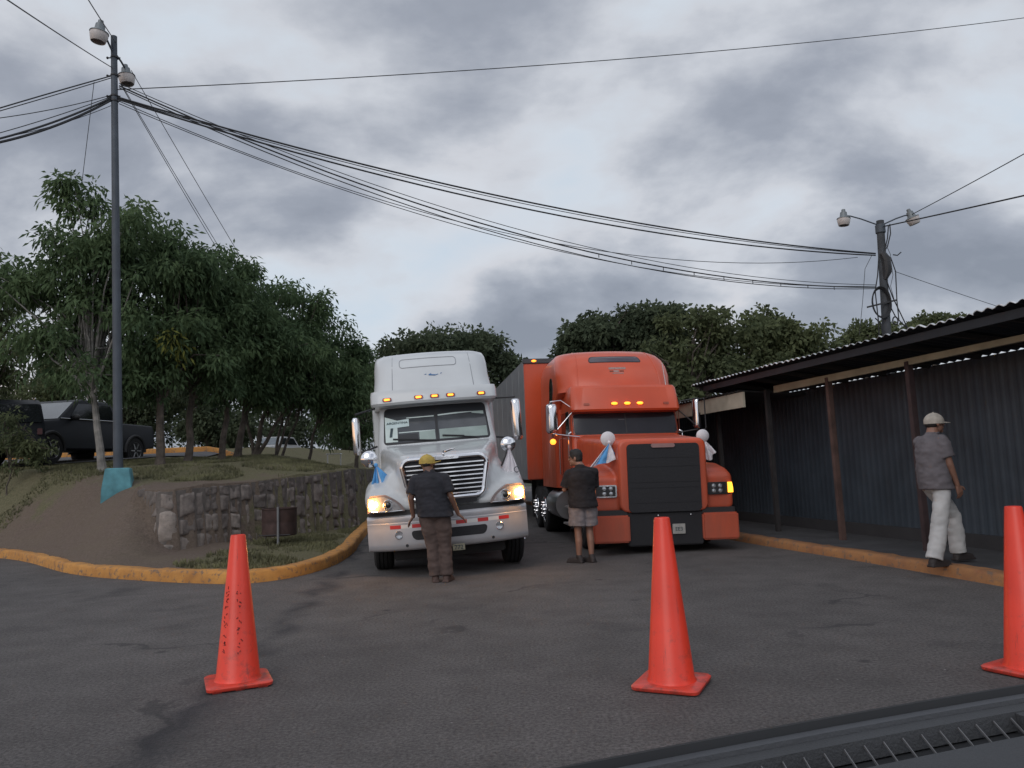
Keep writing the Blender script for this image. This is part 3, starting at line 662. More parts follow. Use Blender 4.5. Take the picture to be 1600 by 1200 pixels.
def cable(p0, p1, via, r, label, group=None, n=28, clips=0):
    p0, p1 = Vector(p0), Vector(p1); lo, hi = -3.0, 12.0
    def pt(t, s): return p0.lerp(p1, t)-Vector((0, 0, 4*s*t*(1-t)))
    if via is None: s = 0.02
    else:
        for _ in range(40):
            s = (lo+hi)/2; best = min((abs(proj(pt(i/200, s))[0]-via[0]), proj(pt(i/200, s))[1]) for i in range(201))
            if best[1] < via[1]: lo = s
            else: hi = s
    mb = MB(); off = p0; pts = [pt(i/n, s)-off for i in range(n+1)]; mb.tube(pts, r, 6)
    if clips:
        for i in range(clips):
            q = pt(0.55+0.42*i/clips, s)-off; mb.tube([q, q-Vector((0, 0, 0.10))], 0.012, 5)
    o = mb.build('overhead_cable', WIRE); o.location = off; tag(o, label, 'cable', group); return o
LP = lambda px, py: P(px, py, 16.5); RP = lambda px, py: P(px, py, RPY-0.1)
G1 = 'cables running between the two lamp poles'
cable(LP(184, 152), RP(1368, 396), (700, 289), 0.021, 'thick black cable, upper one of the pair sagging between the two poles', G1)
cable(LP(184, 155), RP(1368, 399), (700, 300), 0.020, 'thick black cable, lower one of the pair sagging between the two poles', G1)
cable(LP(184, 154), RP(1368, 397), (700, 293), 0.010, 'slimmer black cable woven between the thick pair from pole to pole', G1)
cable(LP(186, 134), RP(1368, 449), (700, 334), 0.017, 'clipped cable with short tabs reaching the right pole at its coil', G1, clips=9)
cable(LP(186, 137), RP(1368, 451), (700, 342), 0.012, 'thin cable running just under the clipped cable to the coil on the pole', G1)
cable(LP(186, 162), RP(1368, 447), (700, 347), 0.009, 'thinnest wire leaving the left pole lowest and ending at the coil', G1)
cable(LP(186, 130), RP(1368, 445), (700, 327), 0.009, 'fine wire just above the clipped cable between the poles', G1)
cable(LP(186, 158), RP(1340, 402), (1000, 400), 0.009, 'single fine wire crossing below the thick pair near the right pole', G1)
cable(LP(184, 140), P(1660, 20, 24), (900, 98), 0.011, 'lone high wire crossing the whole sky towards the top right', None)
G2 = 'cables leaving the left pole towards the left'
for (a, b, v, r, lb) in (((176, 118), (-70, 190), (60, 151), .014, 'upper of the two paired cables leaving the tall pole at lamp height to the left'),
                    ((176, 121), (-70, 193), (60, 156), .010, 'lower of the two paired cables leaving the tall pole at lamp height to the left'),
                    ((176, 148), (-70, 192), (60, 175), .009, 'fine wire above the thick sagging bundle left of the tall pole'),
                    ((176, 152), (-70, 232), (60, 199), .022, 'thick cable, middle of the bundle sagging to the left edge'),
                    ((176, 155), (-70, 234), (60, 206), .026, 'thickest cable, lowest of the bundle sagging to the left edge'),
                    ((176, 150), (-70, 226), (60, 190), .009, 'thin wire just inside the bundle sagging to the left edge'),
                    ((176, 164), (-70, 225), (60, 203), .007, 'faint wire crossing behind the thick bundle on the left')):
    cable(LP(*a), P(*b, 14.0), v, r, lb, G2)
cable(LP(174, 105), P(-40, -35, 8.5), None, 0.010, 'wire rising from the tall pole to the upper left corner', None)
cable(LP(181, 66), P(120, -30, 11), None, 0.010, 'short wire rising from the lamp of the tall pole out of the top', None)
cable(P(147, 128, 16.4), P(128, 285, 17.5), None, 0.007, 'thin wire hanging from the cables down into the nearest tree', None)
G3 = 'guy wires slanting from the tall pole down into the trees'
for (a, b, lb) in (((190, 132), (352, 402), 'guy wire, left one of the close pair slanting into the trees'), ((188, 131), (347, 402), 'guy wire, right one of the close pair slanting into the trees'), ((205, 110), (384, 415), 'guy wire farthest right, slanting from the lamp into the trees')):
    cable(LP(*a), P(*b, 22.0), None, 0.008, lb, G3)
cable(RP(1425, 335), P(1660, 207, 17), None, 0.013, 'wire rising from the right lamp to the right edge', None)
cable(RP(1380, 354), P(1660, 292, 17), (1500, 328), 0.020, 'twisted dark cable from the leaning pole to the right edge', None)
cable(RP(1398, 424), P(1600, 492, 26), None, 0.009, 'faint wire running down from the leaning pole behind the shed roof', None)
# ------------------------------------------------------------------ trees
def leaves_mesh(name, centers, per, spread, ll, lw, droop, m, seed, yellow=None, parent=None):
    r = np.random.default_rng(seed); n = len(centers)*per
    c = np.repeat(centers, per, axis=0); o = r.normal(size=(n, 3)); o /= np.linalg.norm(o, axis=1)[:, None]+1e-9
    c = c+o*(r.random((n, 1))**0.6)*spread*np.array([1, 1, 0.75])
    d = o*0.8+r.normal(size=(n, 3))*0.5; d[:, 2] -= droop; d /= np.linalg.norm(d, axis=1)[:, None]+1e-9
    s = np.cross(d, r.normal(size=(n, 3))); s /= np.linalg.norm(s, axis=1)[:, None]+1e-9
    l = ll*r.uniform(0.6, 1.25, (n, 1)); w_ = lw*r.uniform(0.7, 1.2, (n, 1))*0.5
    V = np.stack([c, c+d*l*0.45+s*w_, c+d*l+np.array([0, 0, -0.15])*l, c+d*l*0.45-s*w_], 1).reshape(-1, 3)
    me = bpy.data.meshes.new(name); me.vertices.add(len(V)); me.vertices.foreach_set('co', V.ravel())
    me.loops.add(len(V)); me.loops.foreach_set('vertex_index', np.arange(len(V))); me.polygons.add(n); me.polygons.foreach_set('loop_start', np.arange(n)*4)
    me.update(calc_edges=True)
    if yellow is not None:
        a = me.attributes.new('yellow', 'FLOAT', 'FACE'); a.data.foreach_set('value', np.repeat(yellow, per))
    me.materials.append(m); ob = bpy.data.objects.new(name, me); C.objects.link(ob); ob.parent = parent; return ob
LEAF1 = mat_leaf('broad_green_leaves', (0.048, 0.082, 0.044), (0.125, 0.180, 0.085), (0.20, 0.21, 0.055))
LEAF2 = mat_leaf('dusky_green_leaves', (0.050, 0.068, 0.044), (0.105, 0.130, 0.078))
LEAF3 = mat_leaf('olive_green_leaves', (0.065, 0.085, 0.048), (0.150, 0.172, 0.085))
def tree(label, base, blobs, nclus, per, spread, ll, lw, droop, leafm, seed, trunk_r=0.11, bark=None, group=None, gap=0.0, limbs=26, stems=None, yellow=None, cat='tree', name='tree', bumps=4, core=0.88):
    """blobs: crown ellipsoids local to base (cx,cy,cz,rx,ry,rz)"""
    rs = np.random.default_rng(seed); root = thing(name, label, cat, base, 0, group)
    big = list(blobs); blobs = [(b[0], b[1], b[2], b[3]*core, b[4]*core, b[5]*core) for b in big]
    for b in big:
        for _ in range(bumps):
            q = rs.normal(size=3); q[2] = abs(q[2])*0.9+0.1; q /= np.linalg.norm(q); f = rs.uniform(0.26, 0.44); r0 = (b[3]*b[5])**0.5*f; blobs.append((b[0]+q[0]*b[3]*0.86, b[1]+q[1]*b[4]*0.86, b[2]+q[2]*b[5]*0.86, r0, r0, r0*0.8))
    vol = np.array([b[3]*b[4]*b[5] for b in blobs]) ** 0.75; ci = rs.choice(len(blobs), nclus, p=vol/vol.sum()); B = np.array(blobs)[ci]
    u = rs.normal(size=(nclus, 3)); u /= np.linalg.norm(u, axis=1)[:, None]; rad = rs.random((nclus, 1))**(1/2.6)
    rough = np.array([1+0.30*noise.noise(Vector((a[0]*2.2+seed, a[1]*2.2, a[2]*2.2+b))) for a, b in zip(u, ci)])[:, None]
    cen = B[:, :3]+u*rad*rough*B[:, 3:]
    k = np.array([noise.noise(Vector((p[0]*1.15+seed, p[1]*1.15, p[2]*1.15))) for p in cen]); cen = cen[k > -0.17+gap]
    ns = int(nclus*0.13); ii = rs.integers(len(blobs), size=ns); BB = np.array(blobs)[ii]; uu = rs.normal(size=(ns, 3)); uu[:, 2] = np.abs(uu[:, 2])*1.1; uu /= np.linalg.norm(uu, axis=1)[:, None]; sp_ = BB[:, :3]+uu*rs.uniform(0.98, 1.28, (ns, 1))*BB[:, 3:]
    cen = np.concatenate([cen, sp_])
    yl = None
    if yellow is not None:
        yc, yr = yellow; yl = (np.linalg.norm(cen-np.array(yc), axis=1) < yr*rs.uniform(0.5, 1.3, len(cen))).astype(float)
    bk = bark or WOODB; mb = MB(); top = np.array(big)[:, :3].mean(0); zc = min(b[2]-b[5]*0.75 for b in big); zc = max(zc, 0.5)
    stems = stems or [(0.0, 0.0, 0.0, 0.0, trunk_r)]
    forks = []
    for sx_, sy_, lx, ly, r_ in stems:
        tp = Vector((lx+top[0]*0.35, ly+top[1]*0.35, zc+0.25)); b0 = Vector((sx_, sy_, -0.15)); pts = []
        for i in range(7):
            t = i/6; q = b0.lerp(tp, t)+Vector((noise.noise(Vector((t*2.2, seed, 0)))*0.10, noise.noise(Vector((t*2.2, seed, 9)))*0.10, 0))*math.sin(math.pi*min(1, t*1.2)/1.2); pts.append(q)
        mb.tube(pts, [r_*(1.35 if i == 0 else 1.0-0.4*i/6) for i in range(7)], 9); forks.append((pts[-1], r_*0.6))
    if len(cen):
        sel = rs.choice(len(cen), min(limbs, len(cen)), replace=False)
        for i in sel:
            f, fr = forks[rs.integers(len(forks))]; e = Vector(cen[i]); st_ = f-Vector((0, 0, rs.uniform(0, 0.5))); md = st_.lerp(e, 0.5)+Vector((rs.normal()*0.18, rs.normal()*0.18, 0.22*abs(rs.normal())+0.1))
            mb.tube([st_, st_.lerp(md, 0.6)+Vector((0, 0, .05)), md, e], [fr*0.62, fr*0.45, fr*0.30, 0.012], 6)
    mb.build('trunk', bk, root, fix=False); leaves_mesh('crown', cen, per, spread, ll, lw, droop, leafm, seed+1, yl, root)
    return root
def on_lawn(px, d):
    x = (px-800)/FPX*d; x = P(px, 700, d).x; return Vector((x, d, tz(x, d)))
def zpix(px, py, d, base): return P(px, py, d).z-base.z
GT = 'trees in a row on the lawn above the stone wall'
def lawn_tree(px, d, blobs_px, label, n, per=26, seed=1, tr=0.11, bark=None, stems=None, yellow=None, limbs=26, spread=0.36, ll=0.20, lw=0.066, dy=None, leaf=None):
    b = on_lawn(px, d); bl = []
    for (bx, by, rx, ry) in blobs_px:          # crown lobes: pixel centre and radii turned to metres at the tree's own distance
        k = d/FPX; c = P(bx, by, d)-b; bl.append((c.x, c.y+(dy or 0), c.z, rx*k, max(rx*k*0.85, 0.5), ry*k))
    if yellow: q = P(*yellow[:2], d)-b; yellow = ((q.x, q.y-1.0, q.z), yellow[2])
    return tree(label, b, bl, n, per, spread, ll, lw, 0.75, leaf or LEAF1, seed, tr, bark, GT, 0, limbs, stems, yellow)
lawn_tree(162, 18.6, [(118, 430, 85, 80), (85, 480, 75, 65), (122, 325, 42, 46), (60, 440, 45, 40), (200, 400, 90, 75), (170, 520, 105, 75), (160, 590, 85, 32), (60, 545, 65, 55), (20, 450, 40, 45)], 'nearest lawn tree with a pale whitewashed trunk and sprays of drooping leaves', 620, 28, 11, 0.10, BARKW, limbs=60)
lawn_tree(250, 19.6, [(240, 400, 80, 60), (260, 470, 90, 70), (280, 555, 85, 55), (230, 600, 75, 34)], 'lawn tree with a patch of yellowing leaves, just right of the tall pole', 520, 30, 12, 0.12, yellow=(315, 548, 0.55))
lawn_tree(292, 20.6, [(305, 430, 70, 52), (330, 500, 70, 65), (320, 585, 72, 44)], 'lawn tree behind the one with yellowing leaves, straight dark trunk', 430, 30, 13, 0.11, yellow=(362, 540, 0.6))
lawn_tree(346, 22.0, [(365, 465, 58, 50), (385, 540, 66, 60), (360, 600, 60, 38)], 'slim straight trunk, fourth tree of the lawn row from the left', 380, 28, 14, 0.10)
lawn_tree(369, 23.2, [(415, 485, 55, 45), (430, 560, 65, 55), (400, 610, 55, 34)], 'lawn tree with a leaning pale trunk close behind the fourth one', 360, 28, 15, 0.12)
lawn_tree(396, 24.6, [(460, 490, 50, 50), (470, 570, 60, 60), (440, 620, 60, 30)], 'lawn tree whose trunk forks low into several thin stems', 360, 28, 16, 0.08, stems=[(0, 0, 0, 0, .09), (0.02, 0, -.7, 0, .06), (0, 0.02, .75, 0, .07), (0.6, 0.2, .8, .2, .05)])
lawn_tree(430, 25.6, [(500, 530, 45, 45), (505, 600, 50, 50)], 'two-stemmed lawn tree left of the parked white car', 320, 28, 17, 0.06, stems=[(0, 0, -.3, 0, .055), (0.15, 0, .35, 0, .05)])
lawn_tree(478, 26.4, [(535, 560, 38, 45), (530, 630, 45, 45)], 'thin lawn tree whose trunk crosses the parked white car', 300, 28, 18, 0.06)
lawn_tree(556, 30.0, [(560, 620, 32, 55), (545, 665, 45, 38), (585, 600, 18, 38)], 'last lawn tree of the row, right beside the white truck mirror', 330, 28, 19, 0.09)
lawn_tree(-40, 21.0, [(-30, 500, 70, 80), (-10, 570, 60, 50), (-60, 600, 60, 60)], 'tree cut by the left edge behind the dark parked cars', 330, 26, 20, 0.11, leaf=LEAF3)
# leafy sapling in front of the dark car
b = on_lawn(14, 18.6); tree('thin leafy sapling at the left edge in front of the dark car', b, [(-0.1, 0, 1.0, .6, .4, .5), (0.45, 0.1, 0.95, .45, .35, .4), (0.0, 0, 1.6, .45, .3, .4)], 90, 20, 0.2, 0.14, 0.05, 0.4, LEAF3, 31, 0.02, name='sapling', cat='sapling', limbs=16)
# bank of trees and bushes far behind the lawn
GB = 'trees standing in the background'
def far_tree(px, d, zb, blobs_px, label, n, seed, leaf, gap=0.0, per=34, spread=0.62, ll=0.24, lw=0.13, tr=0.2, limbs=40, dyr=0.8, bark=None):
    b = P(px, 700, d); b.z = zb; bl = []; k = d/FPX
    for (bx, by, rx, ry) in blobs_px: c = P(bx, by, d)-b; bl.append((c.x, c.y, c.z, rx*k, rx*k*dyr, ry*k))
    return tree(label, b, bl, n, per, spread, ll, lw, 0.2, leaf, seed, tr, bark, GB, gap, limbs, bumps=8, core=0.78)
far_tree(60, 42, 2.5, [(40, 640, 75, 55), (110, 600, 50, 50), (60, 690, 90, 30)], 'bushy tree behind the dark pickup on the far left', 420, 41, LEAF3)
far_tree(210, 40, 2.4, [(200, 620, 60, 70), (240, 660, 60, 45), (180, 690, 50, 20)], 'dark bushy tree behind the pickup bed and the yellow kerb', 420, 42, LEAF2)
far_tree(330, 38, 2.0, [(320, 620, 70, 80), (350, 680, 70, 40)], 'broad dark tree behind the middle of the lawn row', 520, 43, LEAF2)
far_tree(440, 54, 1.0, [(430, 630, 65, 75), (450, 690, 60, 40)], 'broad dark tree behind the parked white car', 520, 44, LEAF2)
far_tree(540, 54, 0.5, [(530, 640, 55, 70), (560, 690, 50, 50), (580, 600, 25, 40)], 'dark tree filling the gap left of the white truck', 480, 45, LEAF2)
far_tree(690, 34, 0, [(690, 555, 75, 46), (640, 570, 40, 48), (745, 560, 38, 38), (690, 620, 95, 50), (790, 600, 34, 42), (620, 640, 50, 60), (760, 650, 60, 60)], 'round dark tree rising behind the roof of the white truck', 1150, 46, LEAF2, spread=0.55)
far_tree(960, 31, 0, [(945, 530, 62, 32), (1010, 515, 62, 34), (1000, 560, 90, 40), (900, 560, 30, 30)], 'spreading dark tree right behind the orange truck roof', 800, 47, LEAF2, spread=0.42, gap=0.06)
far_tree(1075, 29, 0, [(1085, 520, 65, 36), (1140, 530, 55, 38), (1060, 575, 60, 35), (1120, 590, 60, 34), (1050, 620, 50, 30)], 'spreading tree with bare limbs showing through, behind the shed', 520, 48, LEAF3, gap=0.17, spread=0.36, limbs=70, tr=0.2)
far_tree(1220, 30, 0, [(1190, 525, 45, 32), (1245, 540, 58, 34), (1200, 570, 90, 36), (1280, 570, 30, 30)], 'rounded tree right of centre rising over the shed roof', 620, 49, LEAF3, spread=0.40, gap=0.08)
far_tree(1355, 33, 0, [(1350, 535, 40, 20), (1395, 530, 34, 18), (1360, 560, 60, 22)], 'low treetop left of the leaning pole, over the shed roof', 260, 50, LEAF3, spread=0.45)
far_tree(1470, 31, 0, [(1468, 510, 38, 18), (1440, 525, 30, 14), (1490, 530, 40, 22)], 'small treetop right of the leaning pole, over the shed roof', 240, 51, LEAF3, spread=0.4)

# ------------------------------------------------------------------ parked vehicles in the upper car park
def vehicle(name, label, cat, loc, rz, L_, W, prof, glass_side, ws, wheels, paint, roofpaint=None, rear=None, r_w=0.37, roof_h=None, extra=None):
    """prof: side outline (x along length, front at 0; z).  Body runs across y in [-W/2, W/2] with tumblehome above the belt."""
    root = thing(name, label, cat, loc, rz); belt = max(z for x, z in prof)*0.58; hmax = max(z for x, z in prof)
    mb = MB(); rings = []
    for t in (-1, -0.97, -0.90, -0.5, 0.5, 0.90, 0.97, 1):
        ring = []
        for x, z in prof:
            tum = 0.13*max(0, (z-belt)/(hmax-belt)); e = 0.05 if abs(t) == 1 else (0.015 if abs(t) > .96 else 0)
            xx = x+(0.10*(t*t) if x < 0.3 else 0)-(0.05*t*t if x > L_-0.3 else 0)
            ring.append(Vector((xx, t*(W/2)*(1-tum), z-e*(1 if z > belt*0.8 else -1))))
        rings.append(ring)
    mb.loft(rings, True); mb.build('body', paint, root, smooth=40)
    for sgn in (-1, 1):
        for poly in glass_side:
            mb = MB(); a = []; b_ = []
            for x, z in poly:
                tum = 0.13*max(0, (z-belt)/(hmax-belt)); y = sgn*(W/2)*(1-tum); a.append(Vector((x, y+sgn*0.006, z))); b_.append(Vector((x, y-sgn*0.03, z)))
            mb.loft([a, b_], True); mb.build('side_window', GLASSD, root, smooth=0)
    for nm, (x0, z0, x1, z1), gm in ws:
        mb = MB(); wb = W/2*0.90; wt = W/2*0.80; nx_, nz_ = (z1-z0), -(x1-x0); l = math.hypot(nx_, nz_); ox, oz = -abs(nx_)/l*0.012*(1 if nm == 'windscreen' else -1), abs(nz_)/l*0.012
        a = [Vector((x0+ox, -wb, z0+oz)), Vector((x0+ox, wb, z0+oz)), Vector((x1+ox, wt, z1+oz)), Vector((x1+ox, -wt, z1+oz))]; mb.loft([a, [p-Vector((ox*3, 0, oz*3)) for p in a]], True); mb.build(nm, gm, root, smooth=0)
    for x in wheels:
        for sgn in (-1, 1):
            mb = MB(); y = sgn*(W/2-0.09)
            mb.lathe([(r_w*0.62, -0.11), (r_w*0.95, -0.11), (r_w, -0.08), (r_w, 0.08), (r_w*0.95, 0.11), (r_w*0.62, 0.11)], (x, y, r_w), 'Y', 26); w_ = mb.build('wheel', RUBBER, root)
            mb = MB(); mb.lathe([(0.02, sgn*0.075), (0.07, sgn*0.10), (0.08, sgn*0.07), (r_w*0.5, sgn*0.08), (r_w*0.60, sgn*0.10), (r_w*0.63, sgn*0.115), (r_w*0.63, 0)], (x, y, r_w), 'Y', 24)
            for k in range(6): a = k*math.pi/3; mb.bar((x+0.05*math.cos(a), y+sgn*0.095, r_w+0.05*math.sin(a)), (x+r_w*.58*math.cos(a), y+sgn*0.105, r_w+r_w*.58*math.sin(a)), 0.05, 0.03)
            mb.build('rim', STEEL, w_)
            mb = MB(); mb.tube([(x+(r_w+0.05)*math.cos(a), y+sgn*0.085, r_w+(r_w+0.05)*math.sin(a)) for a in np.linspace(-0.1, math.pi+0.1, 14)], 0.05, 6); mb.build('wheel_arch', BLACK, root)
    if extra: extra(root)
    return root
DARKP = mat('dark_navy_paint', (0.010, 0.012, 0.016), 0.5, var=0.1, coat=0.0, spec=0.25); WPAINT = mat('white_car_paint', (0.42, 0.42, 0.42), 0.35, var=0.05)
SKYG = mat('windscreen_glass', (0.10, 0.12, 0.13), 0.08, var=0.1, spec=0.9, coat=1.0)
PK = [(0.0, 0.45), (-0.02, 0.80), (0.08, 1.08), (1.25, 1.20), (1.95, 1.74), (2.25, 1.82), (3.35, 1.80), (3.62, 1.62), (3.70, 1.22), (5.25, 1.20), (5.30, 1.05), (5.30, 0.50), (4.75, 0.42), (1.5, 0.38), (0.3, 0.38)]
def pk_extra(root):
    mb = MB(); mb.box(-0.03, 0.02, -0.55, 0.55, 0.66, 0.98); mb.build('grille', CHROME, root, bevel=0.01)
    for s in (-1, 1):
        mb = MB(); mb.box(0.02, 0.30, s*0.78-0.12, s*0.78+0.12, 0.80, 1.0); mb.build('headlight', LENS, root, bevel=0.02)
        mb = MB(); mb.ell((1.75, s*1.03, 1.28), (0.07, 0.12, 0.09), 10, 8); mb.build('wing_mirror', BLACK, root)
        mb = MB(); mb.tube([(1.3, s*0.93, 1.235), (3.6, s*0.95, 1.25)], 0.012, 6); mb.build('belt_trim', CHROME, root)
b = P(72, 700, 22.0); b.z = tz(b.x, b.y)+0.06
rzv = math.radians(80)
off = Matrix.Rotation(rzv, 3, 'Z') @ Vector((1.0, -0.9, 0))
vehicle('pickup_truck', 'black double-cab pickup parked beyond the lawn, nose to the left', 'pickup', b-off, rzv, 5.3, 1.9, PK,
        [[(1.62, 1.24), (2.02, 1.68), (2.62, 1.70), (2.62, 1.25)], [(2.70, 1.25), (2.70, 1.70), (3.32, 1.69), (3.50, 1.26)]], [('windscreen', (1.28, 1.22, 1.94, 1.72), SKYG), ('rear_window', (3.66, 1.28, 3.42, 1.74), GLASSD)], (0.98, 4.35), DARKP, extra=pk_extra, r_w=0.40).scale = (1.08, 1.08, 1.08)
SV = [(0.0, 0.45), (-0.02, 0.85), (0.1, 1.05), (1.05, 1.18), (1.75, 1.75), (2.1, 1.84), (4.2, 1.84), (4.55, 1.70), (4.80, 1.15), (4.85, 0.55), (4.6, 0.42), (0.3, 0.38)]
def sv_extra(root):
    for s in (-1, 1):
        mb = MB(); mb.tube([(2.1, s*0.70, 1.86), (2.2, s*0.70, 1.90), (4.1, s*0.70, 1.90), (4.2, s*0.70, 1.86)], 0.018, 6); mb.build('roof_rail', STEEL, root)
        mb = MB(); mb.box(4.74, 4.86, s*0.80-0.06, s*0.80+0.06, 0.85, 1.02); mb.build('tail_light', mat('dark_tail_light', (0.06, 0.01, 0.01), 0.3), root, bevel=0.01)
b = P(6, 700, 20.3); b.z = tz(b.x, b.y)+0.08; rz2 = math.radians(-56); off = Matrix.Rotation(rz2, 3, 'Z') @ Vector((4.85, 0, 0))
vehicle('parked_suv', 'dark sport utility car with a grey roof edge, cut by the left edge', 'car', b-off, rz2, 4.85, 1.86, SV,
        [[(1.45, 1.22), (1.85, 1.70), (2.6, 1.74), (2.6, 1.22)], [(2.7, 1.22), (2.7, 1.74), (3.5, 1.74), (3.5, 1.22)], [(3.6, 1.22), (3.6, 1.74), (4.2, 1.72), (4.55, 1.24)]], [('windscreen', (1.08, 1.20, 1.74, 1.74), SKYG), ('rear_window', (4.80, 1.18, 4.57, 1.68), GLASSD)], (0.92, 3.9), DARKP, extra=sv_extra)
b = P(452, 700, 46.0); b.z = P(470, 688, 46.0).z-1.25
vehicle('parked_suv', 'small white car parked half hidden beyond the crest of the lawn', 'car', b-Vector((2.0, 0, 0)), math.radians(78), 4.1, 1.7, [(0, .45), (-.02, .8), (.1, .98), (1.0, 1.08), (1.65, 1.55), (2.0, 1.62), (3.3, 1.60), (3.85, 1.10), (4.1, 1.05), (4.1, .5), (3.9, .4), (.3, .38)],
        [[(1.35, 1.12), (1.72, 1.50), (2.3, 1.54), (2.3, 1.12)], [(2.4, 1.12), (2.4, 1.54), (3.2, 1.52), (3.55, 1.12)]], [('windscreen', (1.02, 1.10, 1.64, 1.54), SKYG), ('rear_window', (3.82, 1.14, 3.34, 1.58), GLASSD)], (0.85, 3.2), WPAINT, r_w=0.32)
# pale marker block on the far kerb of the car park
b = P(219, 705, 31.0); b.z = tz(b.x, b.y)+0.02
mb = MB(); mb.loft([[Vector((x*w_, y*w_, z)) for x, y in ((-1, -1), (1, -1), (1, 1), (-1, 1))] for w_, z in ((0.17, -0.1), (0.17, 0.45), (0.145, 0.50))], True)
o = mb.build('concrete_block', mat('pale_concrete', (0.33, 0.33, 0.34), 0.9, var=0.2, vs=6, bump=0.4), smooth=0, bevel=0.02); o.location = b; tag(o, 'pale concrete block standing on the kerb behind the pickup', 'block')
# a low pale garden bench-like rail beyond the crest
b = P(522, 713, 31.0); mb = MB(); mb.box(-0.28, 0.28, -.2, .2, 0.30, 0.335)
mb.bar((-.26, 0, -.5), (-.26, 0, .3), .04); mb.bar((.26, 0, -.5), (.26, 0, .3), .04)
o = mb.build('metal_stand', STEEL, bevel=0.004); o.location = b-Vector((0, 0, 0.22)); tag(o, 'small pale metal stand behind the lawn crest right of the white car', 'stand')

# ------------------------------------------------------------------ traffic cones
def cone(px, py, label, rz, H, marks=0, tilt=0, seed=1):
    b = G(px, py, 0.0); root = thing('traffic_cone', label, 'cone', (b.x, b.y, 0), rz, 'tall orange traffic cones across the entrance')
    mb = MB(); mb.lathe([(0.165, 0.035), (0.150, 0.06), (0.052, H-0.01), (0.048, H), (0.038, H), (0.036, H-0.02), (0.12, 0.05)], n=40)
    mb.lathe([(0.165, 0.036), (0.178, 0.032), (0.175, 0.028), (0.16, 0.03)], n=40)
    body = mb.build('cone_body', CONEM, root, smooth=50)
    base = MB(); r_ = []
    for z, w_ in ((0.008, 0.212), (0.012, 0.218), (0.030, 0.220), (0.038, 0.212), (0.040, 0.16)):
        ring = []
        for qx, qy, a0 in ((1, 1, 0), (-1, 1, 90), (-1, -1, 180), (1, -1, 270)):
            for i in range(5): a = math.radians(a0+90*i/4); rr_ = 0.05; ring.append(Vector((qx*(w_-rr_)+rr_*math.cos(a), qy*(w_-rr_)+rr_*math.sin(a), z)))
        r_.append(ring)
    base.loft(r_, True)
    for sx in (-1, 0, 1):
        for sy in (-1, 1): base.box(sx*0.15-0.03, sx*0.15+0.03, sy*0.17-0.03, sy*0.17+0.03, 0.0, 0.012)
    base.build('cone_base', CONEM2, root, smooth=50)
    if marks:
        rs = random.Random(seed); mk = MB()
        for col, ang0 in ((0, -math.pi/2-0.52), (1, -math.pi/2+0.42)):
            z = H*0.70
            for k in range(13):
                z -= rs.uniform(0.030, 0.045)
                if z < 0.12: break
                for s_ in range(rs.choice((1, 2, 3))):
                    def q(a, zz): r2 = 0.150+(0.052-0.150)*(zz-0.06)/(H-0.07)+0.0012; return Vector((r2*math.cos(a), r2*math.sin(a), zz))
                    a0 = ang0+rs.uniform(-.12, .12)-rz; a1 = a0+rs.uniform(-.16, .16); z0 = z+rs.uniform(-.010, .010); z1 = z0+rs.uniform(-.02, .02)
                    mk.tube([q(a0, z0), q((a0+a1)/2, (z0+z1)/2), q(a1, z1)], 0.0028, 5)
        mk.build('marker_writing', mat('dark_marker', (0.14, 0.015, 0.012), 0.7), body)
    root.rotation_euler = (0, tilt, rz); return root
cone(372, 1068, 'left cone with scrawled dark marker writing down its front', 0.42, 1.045, marks=1, seed=4)
cone(1050, 1071, 'middle cone in front of the orange truck, plain with no writing', 1.12, 1.085, tilt=-0.012)
cone(1612, 1050, 'right cone cut off by the edge of the photo beside the dashboard', 0.5, 1.07, tilt=-0.01)
# ------------------------------------------------------------------ truck helpers
class Shell:
    """stack of horizontal outlines: (z, half width, front y, back y, bow, corner radius)"""
    def __init__(s, secs): s.secs = secs
    def at(s, z):
        S = s.secs
        if z <= S[0][0]: return S[0][1:]
        for a, b in zip(S[:-1], S[1:]):
            if a[0] <= z <= b[0]: t = (z-a[0])/max(1e-6, b[0]-a[0]); return [lerp(p, q, t) for p, q in zip(a[1:], b[1:])]
        return S[-1][1:]
    @staticmethod
    def fy(x, hw, yf, bow, rc):
        t = min(1, abs(x)/hw); y = yf+bow*t*t; k = 1-min(0.45, rc/hw)
        if t > k: u = (t-k)/(1-k); y += rc*(1-math.sqrt(max(0, 1-u*u)))
        return y
    def y(s, x, z): hw, yf, yb, bow, rc = s.at(z); return s.fy(x, hw, yf, bow, rc)
    def mb(s, n=36):
        m = MB(); rings = []
        for z, hw, yf, yb, bow, rc in s.secs:
            ring = [];
            for i in range(n+1):
                u = -1+2*i/n; x = hw*math.sin(u*math.pi/2); ring.append(Vector((x, s.fy(x, hw, yf, bow, rc), z)))
            rb = min(0.12, hw*.3)
            for i in range(5): a = math.radians(90*i/4); ring.append(Vector((hw-rb+rb*math.cos(a), yb-rb+rb*math.sin(a), z)))
            for i in range(5): a = math.radians(90+90*i/4); ring.append(Vector((-hw+rb+rb*math.cos(a), yb-rb+rb*math.sin(a), z)))
            rings.append(ring)
        return m.loft(rings, True)
